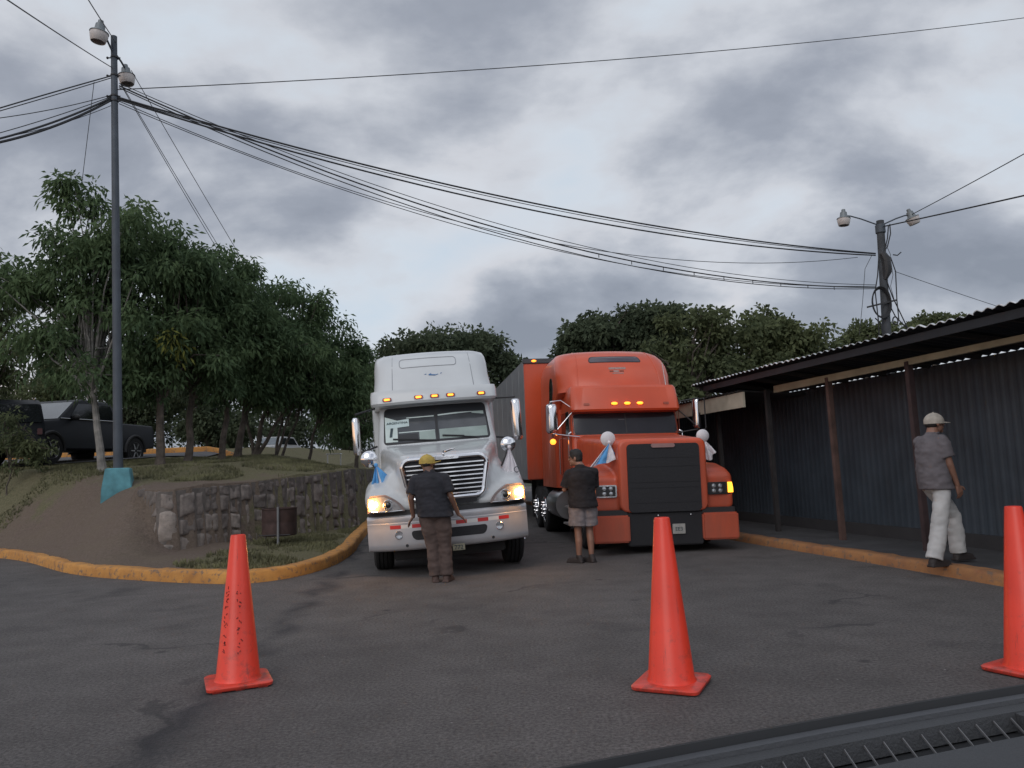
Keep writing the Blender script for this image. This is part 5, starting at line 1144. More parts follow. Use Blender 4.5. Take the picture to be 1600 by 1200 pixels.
# side window of the sleeper and cab door glass on the left, grab handles
for z0, z1, y0, y1 in ((2.72, 3.30, 3.75, 4.15),):
    for s in (-1, 1):
        mb = MB(); r_ = rr((y0+y1)/2, (z0+z1)/2, y1-y0, z1-z0, 0.15, 0); a = [Vector((s*(1.20+0.006-0.03*max(0, p.z-2.9)), p.x, p.z)) for p in r_]; mb.loft([a, [p-Vector((s*0.06, 0, 0)) for p in a]], True); mb.build('sleeper_window', GLASSD, root)
for s in (-1, 1):
    mb = MB(); a = [Vector((s*1.078, y, z)) for y, z in ((2.52, 2.02), (3.35, 2.02), (3.35, 2.52), (2.62, 2.52))]; mb.loft([a, [p-Vector((s*0.05, 0, 0)) for p in a]], True); mb.build('door_window', GLASSD, root, smooth=0)
    mb = MB(); mb.tube([(s*1.07, 2.40, 1.55), (s*1.12, 2.38, 1.58), (s*1.12, 2.38, 2.05), (s*1.07, 2.40, 2.08)], 0.015, 8); mb.build('grab_handle', CHROME, root)
    mb = MB(); mb.tube([(s*1.07, 3.35, 1.25), (s*1.14, 3.33, 1.28), (s*1.14, 3.33, 1.98), (s*1.07, 3.35, 2.0)], 0.015, 8); mb.build('grab_handle', CHROME, root)
    mb = MB(); mb.tube([(s*1.073, 2.40, 2.45), (s*1.073, 2.40, 1.05), (s*1.073, 3.42, 1.05), (s*1.073, 3.42, 2.55)], 0.006, 5); mb.build('door_seam', mat('dark_orange_seam', (0.14, 0.03, 0.015), 0.7), root)
# hood, tall flat nose, wings
hb = MB()
hb.loft([rr(0, (zt+0.66)/2, w_, zt-0.66, r_, y, 6) for y, w_, zt, r_ in ((0.02, 1.42, 1.80, 0.11), (0.05, 1.47, 1.84, 0.13), (0.3, 1.50, 1.86, 0.13), (1.2, 1.66, 1.93, 0.14), (2.4, 1.96, 2.01, 0.14))], True)
for s in (-1, 1):
    hb.loft([rr(s*cx_, (zt+0.68)/2, w_, zt-0.68, 0.075, y, 6) for y, cx_, w_, zt in ((0.16, 0.88, 0.60, 1.20), (0.22, 0.90, 0.62, 1.26), (0.40, 0.90, 0.62, 1.34), (0.8, 0.90, 0.62, 1.42), (1.4, 0.90, 0.62, 1.44), (2.0, 0.90, 0.60, 1.40), (2.3, 0.90, 0.56, 1.32))], True)
hood2 = finish('hood', hb, ORANGE, root, 0.022, 6)
mb = MB(); panel(mb, lambda x, z: 0.0, rrows(0.66, 1.755, -0.60, 0.60, 0.07), 0.012, 0.05, 10); gc = mb.build('grille_cover', MESHB, root)
for k, z in enumerate((0.80, 1.04, 1.13, 1.38, 1.52)):
    mb = MB(); mb.box(-0.575, 0.575, -0.015, -0.011, z, z+0.008); mb.build('cover_fold', mat('cover_fold', (0.020, 0.020, 0.024), 0.8), gc, bevel=0.003)
mb = MB(); panel(mb, lambda x, z: 0.0, rrows(1.69, 1.755, -0.20, 0.19, 0.03), 0.032, 0.03, 10); mb.build('grille_badge', mat('faded_pink_badge', (0.30, 0.17, 0.16), 0.5), gc)
mb = MB(); mb.box(-0.62, 0.62, 0.03, 0.30, 0.12, 0.66); mb.build('lower_grille_skirt', mat('black_skirt', (0.015, 0.015, 0.018), 0.8), root, bevel=0.02)
for s in (-1, 1):
    mb = MB(); mb.box(min(s*0.60, s*1.20), max(s*0.60, s*1.20), -0.03, 0.30, 0.19, 0.62); bp = mb.build('bumper', ORANGE, root, bevel=0.025)
    mb = MB(); mb.box(min(s*0.62, s*1.17), max(s*0.62, s*1.17), 0.05, 0.3, 0.615, 0.70); mb.build('bumper_gap_trim', BLACK, root)
    a, b_ = sorted((s*0.76, s*1.185)); mb = MB(); panel(mb, lambda x, z: 0.145+0.05*max(0, (abs(x)-0.9)/0.3)**2, rrows(0.905, 1.105, a, b_, 0.03), 0.020, 0.08, 10); hl = mb.build('headlight', CHROME if s < 0 else BLACK, root)
    a, b_ = sorted((s*0.785, s*1.165)); mb = MB(); panel(mb, lambda x, z: 0.145+0.05*max(0, (abs(x)-0.9)/0.3)**2, rrows(0.925, 1.085, a, b_, 0.025), 0.026, 0.02, 10); mb.build('headlight_bowl', BLACK, hl)
    for xx in (0.86, 0.97):
        for zz in (0.965, 1.045): mb = MB(); mb.lathe([(0.005, -0.014), (0.03, -0.010), (0.036, 0.0), (0.036, 0.015)], (s*xx, 0.118, zz), 'Y', 16); mb.build('headlamp_lens', LENS, hl)
    a, b_ = sorted((s*1.105, s*1.20)); mb = MB(); panel(mb, lambda x, z: 0.15+0.05*max(0, (abs(x)-0.9)/0.3)**2, [(0.93, a, b_), (1.0, a-(.0 if s > 0 else 0), b_), (1.06, a, b_-0.01*(s > 0)), (1.10, a, b_-0.02*(s > 0))], 0.045, 0.12, 6); mb.build('turn_signal', mat('amber_side_lamp', (0.8, 0.3, 0.03), 0.4, emit=(1.0, 0.42, 0.03), es=2.2) if s > 0 else AMBERO, hl)
for x in (-0.12, 0.42): mb = MB(); mb.ell((x, 0.025, 0.60), (0.016, 0.012, 0.016), 8, 6); mb.build('bolt', CHROME, root)
mb = MB(); mb.box(0.10, 0.31, 0.005, 0.02, 0.30, 0.46); pl = mb.build('licence_plate', PLATE, root, bevel=0.003); text_obj('EE3', 'plate_number', 0.085, INK, pl, (0.205, 0.002, 0.375))
# windscreen and visor lamps
mb = MB(); panel(mb, S2.y, rrows(2.02, 2.435, -1.03, 1.03, 0.05), 0.004, 0.02); mb.build('windscreen_surround', BLACK, root)
mb = MB(); panel(mb, S2.y, rrows(2.04, 2.42, -1.01, 1.01, 0.04), 0.008, 0.01); w2 = mb.build('windscreen', mat('windscreen_dusk', (0.022, 0.022, 0.027), 0.12, var=0.2, spec=0.35), root)
strip(2.30, 2.31, -0.14, -0.02, mat('sticker', (0.12, 0.12, 0.13), 0.7), 'screen_sticker', par=w2, S=S2.y, off=0.012); strip(2.03, 2.43, -0.012, 0.012, BLACK, 'centre_strip', S=S2.y, off=0.012, par=root)
for x in (-0.25, 0.0, 0.25):
    mb = MB(); mb.ell((x, S2.y(x, 2.60)-0.01, 2.60), (0.065, 0.045, 0.030), 14, 8); l = mb.build('roof_marker_lamp', AMBER, root)
    mb = MB(); mb.ell((x, S2.y(x, 2.60)+0.008, 2.595), (0.08, 0.04, 0.038), 14, 8); mb.build('lamp_base', mat('lamp_base_orange', (0.40, 0.07, 0.03), 0.5), l)
for x in (-0.78, 0.78): mb = MB(); panel(mb, S2.y, rrows(2.575, 2.62, x-0.055, x+0.055, 0.012), 0.012, 0.02, 4); mb.build('unlit_marker_lamp', mat('unlit_marker', (0.30, 0.06, 0.03), 0.5), root)
# mirrors with amber lamps, fender mirrors, antenna
o = long_mirror(root, -1.44, 2.35, 2.06, 2.62, -1, 0.23, None)
for pth in ([(-1.02, 2.36, 2.52), (-1.28, 2.25, 2.68), (-1.48, 2.25, 2.66), (-1.50, 2.28, 2.60)], [(-1.02, 2.36, 2.48), (-1.42, 2.30, 2.05), (-1.36, 2.30, 2.02)], [(-0.92, 2.30, 1.98), (-1.44, 2.30, 2.05)]): mb = MB(); mb.tube(pth, 0.013, 8); mb.build('mirror_arm', CHROME, o)
o = long_mirror(root, 1.42, 2.35, 2.10, 2.68, 1, 0.14, None)
for pth in ([(1.02, 2.36, 2.62), (1.40, 2.28, 2.68), (1.56, 2.28, 2.66), (1.57, 2.28, 2.10), (1.50, 2.3, 2.04)], [(1.02, 2.36, 2.50), (1.42, 2.30, 2.12)], [(1.02, 2.36, 2.02), (1.42, 2.30, 2.08)]): mb = MB(); mb.tube(pth, 0.013, 8); mb.build('mirror_arm', BLACK, o)
for x in (-1.44, 1.53): mb = MB(); mb.lathe([(0.01, -0.05), (0.04, -0.04), (0.055, -0.01), (0.055, 0.03), (0.02, 0.05)], (x, 2.28, 1.90), 'Y', 18); mb.build('mirror_amber_lamp', AMBER, root); mb = MB(); mb.tube([(x, 2.3, 1.93), (x, 2.3, 2.08)], 0.01, 6); mb.build('lamp_bracket', BLACK, root)
PALE = mat('pale_mirror_back', (0.60, 0.58, 0.60), 0.5, var=0.05)
round_mirror(root, (-0.82, 0.35, 1.86), (-0.76, 0.5, 1.52), 0.125, PALE); round_mirror(root, (0.84, 0.45, 1.88), (0.72, 0.55, 1.76), 0.11, PALE)
mb = MB(); mb.tube([(1.0, 2.6, 1.9), (0.98, 2.62, 2.45), (0.88, 2.70, 3.45)], [0.014, 0.012, 0.006], 6); mb.build('antenna', STEEL, root)
for s in (-1, 1):
    big_wheel(root, s*1.0, 1.30, 0.50, 0.28, s)
    for yy in (5.3, 6.6): big_wheel(root, s*0.93, yy, 0.50, 0.55, s)
    mb = MB(); mb.lathe([(0.05, 0), (0.29, 0.0), (0.30, 0.02), (0.30, 1.3), (0.29, 1.32), (0.05, 1.32)], (s*0.98, 3.3, 0.66), 'Y', 28); mb.build('fuel_tank', STEEL, root)
    mb = MB(); mb.box(min(s*0.72, s*1.16), max(s*0.72, s*1.16), 2.35, 3.1, 0.30, 0.34); mb.box(min(s*0.72, s*1.12), max(s*0.72, s*1.12), 2.40, 3.1, 0.62, 0.66); mb.box(min(s*0.72, s*0.76), max(s*0.72, s*0.76), 2.4, 3.1, 0.30, 0.95); mb.build('step', mat('bright_step', (0.45, 0.43, 0.43), 0.4, 0.7), root, bevel=0.006)
mb = MB(); mb.box(-0.42, 0.42, 0.3, 7.2, 0.55, 0.98); mb.box(-0.9, 0.9, 1.2, 1.4, 0.42, 0.55); mb.box(-0.55, 0.55, 0.35, 1.1, 0.40, 0.9); mb.box(-0.5, 0.5, 5.2, 6.8, 0.98, 1.2); mb.build('chassis', DARKM, root, bevel=0.02)
RL2 = Matrix.Rotation(math.radians(0.6), 4, 'Y'); lean(root, RL2)
M2 = Matrix.Translation(O0) @ Matrix.Rotation(math.radians(6.0), 4, 'Z') @ RL2
flag('hanging_flag', 'blue and white striped flag draped from the left fender mirror of the orange truck', M2 @ Vector((-0.82, 0.28, 1.80)), [(-0.46, -0.52), (-0.30, -0.40), (-0.10, -0.33), (0.07, -0.30), (0.12, -0.26)], [(0, 0.30, FLAGW, 'white_cloth'), (0.30, 0.52, FLAGB, 'blue_cloth'), (0.52, 0.80, FLAGW, 'white_cloth'), (0.80, 1, FLAGB, 'blue_cloth')], 8)
flag('hanging_flag', 'small white flag crumpled on the right fender mirror of the orange truck', M2 @ Vector((0.86, 0.48, 1.82)), [(-0.10, -0.26), (0.0, -0.36), (0.10, -0.34), (0.17, -0.20)], [(0, 1, FLAGW, 'white_cloth')], 11)

# trailer coupled behind the orange truck: rests on it but is lifted off, so a thing of its own
X0 = Matrix.Translation(Vector((2.47, 12.6, 0))) @ TR; root = thing('box_trailer', 'tall box trailer with an orange front wall and grey side behind the orange truck', 'trailer', X0 @ Vector((0, 6.45, 0)), math.radians(7.4))
mb = MB(); mb.box(-1.36, 1.24, 0.05, 12.6, 1.15, 4.06); tb = mb.build('side_walls', mat('grey_trailer_side', (0.22, 0.23, 0.25), 0.5, 0.2, var=0.12), root, bevel=0.01)
mb = MB(); mb.box(-1.35, 1.23, -0.02, 0.045, 1.15, 3.98); mb.build('front_wall', ORANGE, root, bevel=0.02)
mb = MB(); mb.box(-1.37, 1.25, -0.05, 0.04, 3.985, 4.10); mb.build('top_rail', mat('dark_top_rail', (0.05, 0.05, 0.055), 0.5), root, bevel=0.01)
for x in (-1.10, 0.98): mb = MB(); mb.ell((x, -0.06, 4.04), (0.06, 0.03, 0.028), 12, 8); mb.build('marker_lamp', AMBER, root)
for k in range(9): mb = MB(); mb.box(-1.366, -1.358, 0.9+k*1.3, 0.92+k*1.3, 1.2, 4.02); mb.build('side_rib', STEEL, tb)
mb = MB(); mb.box(-0.5, 0.5, 0.2, 12.3, 0.95, 1.15); mb.box(-0.06-.8, 0.06-.8, 2.6, 2.75, 0.1, 1.1); mb.box(-0.06+.8, 0.06+.8, 2.6, 2.75, 0.1, 1.1); mb.build('under_frame', DARKM, root)
for s in (-1, 1):
    for yy in (10.2, 11.5): big_wheel(root, s*0.95, yy, 0.50, 0.55, s, chrome=False)
# ------------------------------------------------------------------ people
def person(label, loc, rz, H, J, skin, clothes, head_turn, extra=None, build=1.0, grip=0.4):
    """J: joints in metres for a 1.72 m figure, x right, y forward, z up; scaled by H/1.72"""
    k = H/1.72; root = thing('person', label, 'person', loc, rz)
    V_ = lambda p: Vector(p)*k
    j = {a: V_(b) for a, b in J.items()}; b = build
    mb = MB()
    hd = j['head']; T = Euler((0, 0, head_turn)).to_matrix().to_4x4(); fwd = T.to_3x3() @ Vector((0, 1, 0)); side = T.to_3x3() @ Vector((1, 0, 0))
    mb.ell(hd+Vector((0, 0, 0.02*k)), (0.078*k, 0.094*k, 0.088*k), 18, 14, T)               # skull
    mb.ell(hd+fwd*0.030*k-Vector((0, 0, 0.055*k)), (0.056*k, 0.066*k, 0.068*k), 16, 12, T)      # jaw
    mb.ell(hd+fwd*0.078*k-Vector((0, 0, 0.098*k)), (0.026*k, 0.022*k, 0.02*k), 10, 8, T)
    mb.capsule(hd+fwd*0.092*k+Vector((0, 0, 0.012*k)), hd+fwd*0.112*k-Vector((0, 0, 0.025*k)), 0.010*k, 0.015*k, 10)   # nose
    mb.capsule(hd+fwd*0.088*k+side*0.032*k+Vector((0, 0, 0.028*k)), hd+fwd*0.088*k-side*0.032*k+Vector((0, 0, 0.028*k)), 0.014*k, 0.014*k, 8)  # brow
    mb.capsule(hd+fwd*0.092*k+side*0.018*k-Vector((0, 0, 0.058*k)), hd+fwd*0.092*k-side*0.018*k-Vector((0, 0, 0.058*k)), 0.010*k, 0.010*k, 8)  # lips
    for s in (-1, 1): mb.ell(hd+side*s*0.080*k-fwd*0.008*k-Vector((0, 0, 0.012*k)), (0.012*k, 0.022*k, 0.034*k), 10, 8, T)
    mb.capsule(hd-Vector((0, 0, 0.05*k))-fwd*0.02*k, j['neck'], 0.056*k, 0.066*k)
    mb.capsule(j['neck'], j['chest'], 0.070*k, 0.100*k); mb.ell(j['chest'], (0.155*k*b, 0.105*k*b, 0.15*k)); mb.ell(j['belly'], (0.145*k*b, 0.105*k*b, 0.15*k)); mb.ell(j['pelvis'], (0.160*k*b, 0.115*k*b, 0.12*k))
    for s in 'lr':
        mb.capsule(j['neck']-Vector((0, 0, 0.04*k)), j['sh'+s]-Vector((0, 0, 0.02*k)), 0.045*k, 0.046*k); mb.capsule(j['sh'+s]-Vector((0, 0, 0.025*k)), j['el'+s], 0.050*k, 0.040*k); mb.capsule(j['el'+s], j['wr'+s], 0.040*k, 0.026*k)
        mb.capsule(j['pelvis'].lerp(j['hip'+s], 0.5), j['hip'+s], 0.10*k, 0.095*k); mb.capsule(j['hip'+s], j['kn'+s], 0.088*k, 0.055*k); mb.capsule(j['kn'+s], j['kn'+s].lerp(j['an'+s], 0.4)-Vector((0, 0.015, 0)), 0.054*k, 0.056*k); mb.capsule(j['kn'+s].lerp(j['an'+s], 0.4)-Vector((0, 0.015, 0)), j['an'+s], 0.055*k, 0.036*k)
        ft = j['an'+s]+j['ft'+s]; mb.capsule(j['an'+s]-Vector((0, 0, 0.04*k)), ft-Vector((0, 0, 0.055*k)), 0.036*k, 0.030*k)
        # hand: palm, four fingers, thumb leaving the side
        w0 = j['wr'+s]; d = (w0-j['el'+s]).normalized(); hx = J.get('hand'+s); d = (d+Vector(hx)).normalized() if hx else d
        sd = d.cross(Vector((0, 1, 0))); sd = sd.normalized() if sd.length > 0.2 else Vector((1, 0, 0)); nrm = sd.cross(d).normalized()
        # palm faces the body: fingers spread along y
        ax = nrm; pal = d.cross(ax).normalized(); 
        p0 = w0+d*0.02*k; p1 = w0+d*0.085*k
        for q in (-1, -.33, .33, 1): mb.capsule(p0+ax*q*0.018*k, p1+ax*q*0.032*k, 0.017*k, 0.014*k, 10)
        for i, (q, l_) in enumerate(((-1, .066), (-.36, .078), (.30, .072), (.95, .056))):
            cur = pal*(0.012*grip*k*(1 if s == 'l' else -1)); a0 = p1+ax*q*0.033*k; a1 = a0+(d+ax*q*0.10)*l_*0.45*k+cur; a2 = a1+(d*(1-grip*.5))*l_*0.35*k+cur*2; a3 = a2+(d*(1-grip))*l_*0.28*k+cur*2.5
            mb.capsule(a0, a1, 0.0105*k, 0.0095*k, 8); mb.capsule(a1, a2, 0.0095*k, 0.009*k, 8); mb.capsule(a2, a3, 0.009*k, 0.0075*k, 8)
        t0 = w0+d*0.03*k+ax*0.030*k; t1 = t0+(d*0.6+ax*0.9).normalized()*0.04*k; t2 = t1+(d*0.95+ax*0.35).normalized()*0.032*k; mb.capsule(t0, t1, 0.014*k, 0.011*k, 8); mb.capsule(t1, t2, 0.011*k, 0.009*k, 8)
    body = finish('body', mb, skin, root, 0.0055, 3)
    for fn in clothes: fn(root, j, k, T, fwd, side)
    if extra: extra(root, j, k, T, fwd, side)
    return root
def shirt(m, hem, b=1.0, sleeve=0.78, loose=0.022, back=0.0):
    def f(root, j, k, T, fwd, side):
        mb = MB(); L_ = loose*k
        mb.capsule(j['neck']-Vector((0, 0, 0.02*k)), j['chest'], 0.074*k+L_*.3, 0.09*k)
        hz = hem*k; c = j['pelvis'].copy(); rings = []
        shz = (j['shl'].z+j['shr'].z)/2
        for z, w_, d_ in ((shz+0.05*k, 0.070, 0.055), (shz+0.015*k, 0.128, 0.088), (shz-0.05*k, 0.156, 0.108), (j['chest'].z, 0.166, 0.122), (j['belly'].z+0.04*k, 0.160, 0.124), (j['pelvis'].z+0.10*k, 0.166, 0.130), (j['pelvis'].z, 0.176, 0.138), (hz, 0.180, 0.142)):
            cc = c.lerp(j['belly'], (z-c.z)/(j['belly'].z-c.z)) if z < j['belly'].z else j['belly'].lerp(j['chest'], min(1.6, (z-j['belly'].z)/(j['chest'].z-j['belly'].z))); rings.append([Vector((cc.x+(w_*b*k+L_)*math.cos(a), cc.y+(d_*b*k+L_)*math.sin(a), z)) for a in np.linspace(0, 2*math.pi, 28, endpoint=False)])
        mb.loft(rings, True)
        for s in 'lr':
            sj = j['sh'+s]-Vector((0, 0, 0.022*k)); mb.capsule(j['neck']-Vector((0, 0, 0.03*k)), sj, 0.050*k, 0.056*k+L_*.6); mb.capsule(sj, j['sh'+s].lerp(j['el'+s], 0.3), 0.060*k+L_*.6, 0.060*k+L_*.6); e = j['sh'+s].lerp(j['el'+s], sleeve); d = (e-j['sh'+s]).normalized(); rg = []
            for t, r_ in ((0.12, 0.054), (0.5, 0.060), (1, 0.066)):
                c0 = j['sh'+s].lerp(e, t); u = d.orthogonal().normalized(); v = d.cross(u); rg.append([c0+(u*math.cos(a)+v*math.sin(a))*(r_*k+L_*.7) for a in np.linspace(0, 2*math.pi, 18, endpoint=False)])
            mb.loft(rg, True)
        finish('shirt', mb, m, root, 0.0095, 4, wrinkle=0.010*k, ws=8)
        c0 = j['neck']-Vector((0, 0, -0.012*k)); cb = MB(); cb.tube([c0+Vector((0.066*k*math.cos(a), 0.060*k*math.sin(a), 0.012*k*math.sin(a))) for a in np.linspace(0, 2*math.pi, 21)], 0.012*k, 8, False); cb.build('collar', m, root)
    return f
def trousers(m, b=1.0, cut=1.0, loose=0.018, wr=0.012, flare=0.0, name='trousers'):
    def f(root, j, k, T, fwd, side):
        mb = MB(); L_ = loose*k; c = j['pelvis']; mb.ell(c+Vector((0, 0, 0.0*k)), (0.148*k*b+L_, 0.108*k*b+L_, 0.10*k)); mb.ell(c-Vector((0, 0, 0.05*k)), (0.155*k*b+L_, 0.112*k*b+L_, 0.10*k))
        for s in 'lr':
            kn, an, hp = j['kn'+s], j['an'+s], j['hip'+s]; path = [(hp+Vector((0, 0, 0.03*k)), 0.085*b), (hp, 0.092*b), (hp.lerp(kn, 0.5), 0.088*b), (kn, 0.070+flare*.5), (kn.lerp(an, 0.5), 0.066+flare), (an+Vector((0, 0, 0.0)), 0.062+flare)]
            if cut < 1: path = [(hp+Vector((0, 0, 0.03*k)), 0.090*b), (hp, 0.100*b), (hp.lerp(kn, 0.5), 0.102*b), (hp.lerp(kn, cut), 0.104*b)]
            mb.tube([p for p, r_ in path], [r_*k+L_ for p, r_ in path], 20)
        finish(name, mb, m, root, 0.0095, 4, wrinkle=wr*k, ws=7)
    return f
def shoes(m, sandal=False):
    def f(root, j, k, T, fwd, side):
        for s in 'lr':
            an = j['an'+s]; ft = j['ft'+s]*1.0; d = Vector((ft.x, ft.y, 0)).normalized() if Vector((ft.x, ft.y, 0)).length > 0.02 else Vector((0, 1, 0)); z0 = an.z-0.085*k; pit = ft.z
            mb = MB(); q0 = Vector((an.x, an.y, z0+0.045*k))-d*0.03*k; q1 = Vector((an.x, an.y, z0+0.035*k))+d*0.17*k+Vector((0, 0, pit)); mb.capsule(q0, q0.lerp(q1, 0.6), 0.045*k, 0.046*k); mb.capsule(q0.lerp(q1, 0.55), q1, 0.046*k, 0.036*k); mb.capsule(Vector((an.x, an.y, z0+0.10*k)), q0, 0.045*k, 0.045*k)
            mb.box(-0.045*k, 0.045*k, -0.075*k, 0.205*k, 0, 0.022*k, Matrix.Translation(Vector((an.x, an.y, z0)))@d.to_track_quat('Y', 'Z').to_matrix().to_4x4()@Euler((math.atan2(pit, 0.2), 0, 0)).to_matrix().to_4x4())
            finish('shoe', mb, m, root, 0.009, 3)
    return f
def cap(m, brim_m, turn, up=0.0, bl=0.092):
    def f(root, j, k, T, fwd, side):
        hd = j['head']; T2 = Euler((0, 0, turn)).to_matrix().to_4x4(); f2 = T2.to_3x3() @ Vector((0, 1, 0)); s2 = T2.to_3x3() @ Vector((1, 0, 0))
        mb = MB(); rings = []
        for t in np.linspace(0, 0.97, 9):
            a = t*math.pi/2; rings.append([hd+T2.to_3x3() @ Vector((0.094*k*math.cos(a)*math.cos(q), 0.110*k*math.cos(a)*math.sin(q), 0)) + Vector((0, 0, 0.020*k+0.092*k*math.sin(a)**1.25)) for q in np.linspace(0, 2*math.pi, 28, endpoint=False)])
        rings = [[p-Vector((0, 0, 0.035*k)) for p in rings[0]]]+rings
        mb.loft(rings, True); mb.ell(hd+Vector((0, 0, 0.113*k)), (0.010*k, 0.010*k, 0.006*k), 8, 6); c = mb.build('cap', m, root, smooth=60)
        mb = MB(); A = []; B_ = []
        for q in np.linspace(-1, 1, 15):
            an = q*0.95; e = hd+f2*(0.100*math.cos(an))*k+s2*(0.092*math.sin(an))*k+Vector((0, 0, 0.002*k)); l_ = bl*k*(1-abs(q)**3)
            A.append(e-Vector((0, 0, 0.004))); B_.append(e+f2*l_+Vector((0, 0, (up-0.012)*k*(1-q*q)-0.012*k*q*q)))
        mb.loft([A, B_, [p+Vector((0, 0, 0.006)) for p in B_], [p+Vector((0, 0, 0.008)) for p in A]], True, True) if False else mb.add([tuple(p) for p in A+B_+[p+Vector((0, 0, 0.006)) for p in A+B_]], [(i, i+1, i+16, i+15) for i in range(14)]+[(i+30, i+45, i+46, i+31) for i in range(14)]+[(i+15, i+16, i+46, i+45) for i in range(14)]+[(i, i+30, i+31, i+1) for i in range(14)]+[(0, 15, 45, 30), (14, 44, 59, 29)])
        mb.build('cap_brim', brim_m, c, smooth=60)
    return f
def hair(m, full=True):
    def f(root, j, k, T, fwd, side):
        hd = j['head']; mb = MB()
        if full: mb.ell(hd+Vector((0, 0, 0.040*k))-fwd*0.008*k, (0.088*k, 0.102*k, 0.104*k), 18, 14, T); mb.ell(hd-fwd*0.040*k-Vector((0, 0, 0.005*k)), (0.080*k, 0.066*k, 0.085*k), 16, 12, T)
        else: mb.ell(hd-fwd*0.032*k-Vector((0, 0, 0.020*k)), (0.080*k, 0.068*k, 0.050*k), 16, 12, T)
        if full: mb.ell(hd+fwd*0.03*k+Vector((0, 0, 0.085*k)), (0.078*k, 0.066*k, 0.052*k), 14, 10, T)
        finish('hair', mb, m, root, 0.008, 2, wrinkle=0.004, ws=45)
        for s in (-1, 1): eb = MB(); eb.capsule(hd+fwd*0.100*k+side*s*0.018*k+Vector((0, 0, 0.030*k)), hd+fwd*0.092*k+side*s*0.050*k+Vector((0, 0, 0.030*k)), 0.006*k, 0.005*k, 6); eb.build('eyebrow', m, root)
        for s in (-1, 1):
            e = MB(); e.ell(hd+fwd*0.090*k+side*s*0.032*k+Vector((0, 0, 0.008*k)), (0.013*k, 0.010*k, 0.009*k), 10, 8); e.build('eye', mat('eye_dark', (0.03, 0.02, 0.02), 0.2), root)
    return f
SK1 = mat('brown_skin', (0.13, 0.065, 0.045), 0.55, var=0.12, vs=12); SK2 = mat('tan_skin', (0.22, 0.115, 0.08), 0.55, var=0.12, vs=12)
HAIR = mat('black_hair', (0.012, 0.010, 0.010), 0.7, var=0.3, vs=40)
NAVY = mat('charcoal_cotton', (0.020, 0.020, 0.026), 0.9, var=0.2, vs=9, bump=0.15, bs=200); BRN = mat('brown_trouser_cloth', (0.078, 0.053, 0.046), 0.9, var=0.25, vs=8, bump=0.15, bs=200)
BLK2 = mat('black_cotton', (0.012, 0.010, 0.012), 0.9, var=0.2, vs=9); GRYS = mat('grey_short_cloth', (0.17, 0.15, 0.155), 0.9, var=0.25, vs=14)
GREYS = mat('grey_shirt_cloth', (0.115, 0.105, 0.115), 0.9, var=0.2, vs=7); WHTR = mat('white_trouser_cloth', (0.42, 0.42, 0.42), 0.9, var=0.14, vs=7)
YEL = mat('yellow_cap_cloth', (0.42, 0.30, 0.07), 0.8, var=0.15, vs=20); CRM = mat('cream_cap_cloth', (0.36, 0.33, 0.29), 0.85, var=0.15, vs=20); SHOE = mat('dark_shoe', (0.025, 0.020, 0.02), 0.7); SHOEB = mat('brown_shoe', (0.07, 0.042, 0.035), 0.7)
# man with the yellow cap, seen from behind in front of the white truck
b = G(691, 909, 0)
J1 = dict(head=(-0.165, 0.05, 1.575), neck=(-0.135, 0.0, 1.44), chest=(-0.125, 0.0, 1.26), belly=(-0.105, 0.0, 1.06), pelvis=(-0.075, 0.0, 0.93), shl=(-0.325, 0.0, 1.37), shr=(0.070, 0.0, 1.375), ell=(-0.385, -0.02, 1.10), elr=(0.150, -0.03, 1.11),
          wrl=(-0.365, 0.03, 0.865), wrr=(0.235, 0.04, 0.875), hipl=(-0.165, 0, 0.88), hipr=(0.01, 0, 0.88), knl=(-0.115, 0.02, 0.49), knr=(0.045, 0.03, 0.49), anl=(-0.085, 0.0, 0.085), anr=(0.065, -0.02, 0.085), ftl=(-0.02, 0.12, 0), ftr=(0.03, 0.12, 0), handl=(-0.9, 0, -0.2), handr=(0.55, 0, 0.1))
person('man in a yellow cap, dark shirt and brown trousers facing the white truck grille', (b.x, b.y, 0), 0.0, 1.71, J1, SK1, [shirt(NAVY, 0.855, 1.20, loose=0.026), trousers(BRN, 1.12, loose=0.022), shoes(SHOEB), cap(YEL, YEL, math.radians(-72), up=0.028), ], math.radians(-35), extra=hair(HAIR, False), grip=0.35, build=1.12)
# man in shorts between the trucks, turned to the left
b = G(915, 879, 0)
J2 = dict(head=(-0.055, 0.055, 1.575), neck=(-0.015, 0.0, 1.44), chest=(0.0, 0.0, 1.25), belly=(0.0, 0.02, 1.05), pelvis=(0.0, 0.0, 0.92), shl=(-0.175, 0.07, 1.36), shr=(0.195, -0.05, 1.37), ell=(-0.235, 0.13, 1.10), elr=(0.235, 0.06, 1.10),
          wrl=(-0.11, 0.25, 1.13), wrr=(0.04, 0.26, 1.10), hipl=(-0.085, 0.02, 0.87), hipr=(0.09, 0, 0.87), knl=(-0.09, 0.03, 0.48), knr=(0.10, 0.02, 0.48), anl=(-0.095, 0.02, 0.085), anr=(0.085, -0.04, 0.085), ftl=(-0.07, 0.11, 0), ftr=(-0.03, 0.12, 0), handl=(0.5, 0, 0.3), handr=(-0.4, 0, 0.3))
def phone(root, j, k, T, fwd, side):
    hair(HAIR)(root, j, k, T, fwd, side)
person('man in a black shirt and grey shorts with folded arms between the two trucks', (b.x, b.y, 0), math.radians(22), 1.71, J2, SK2, [shirt(BLK2, 0.83, 1.18, sleeve=0.88), trousers(GRYS, 1.12, cut=0.82, name='shorts', loose=0.022), shoes(SHOE)], math.radians(48), extra=phone, build=1.12)
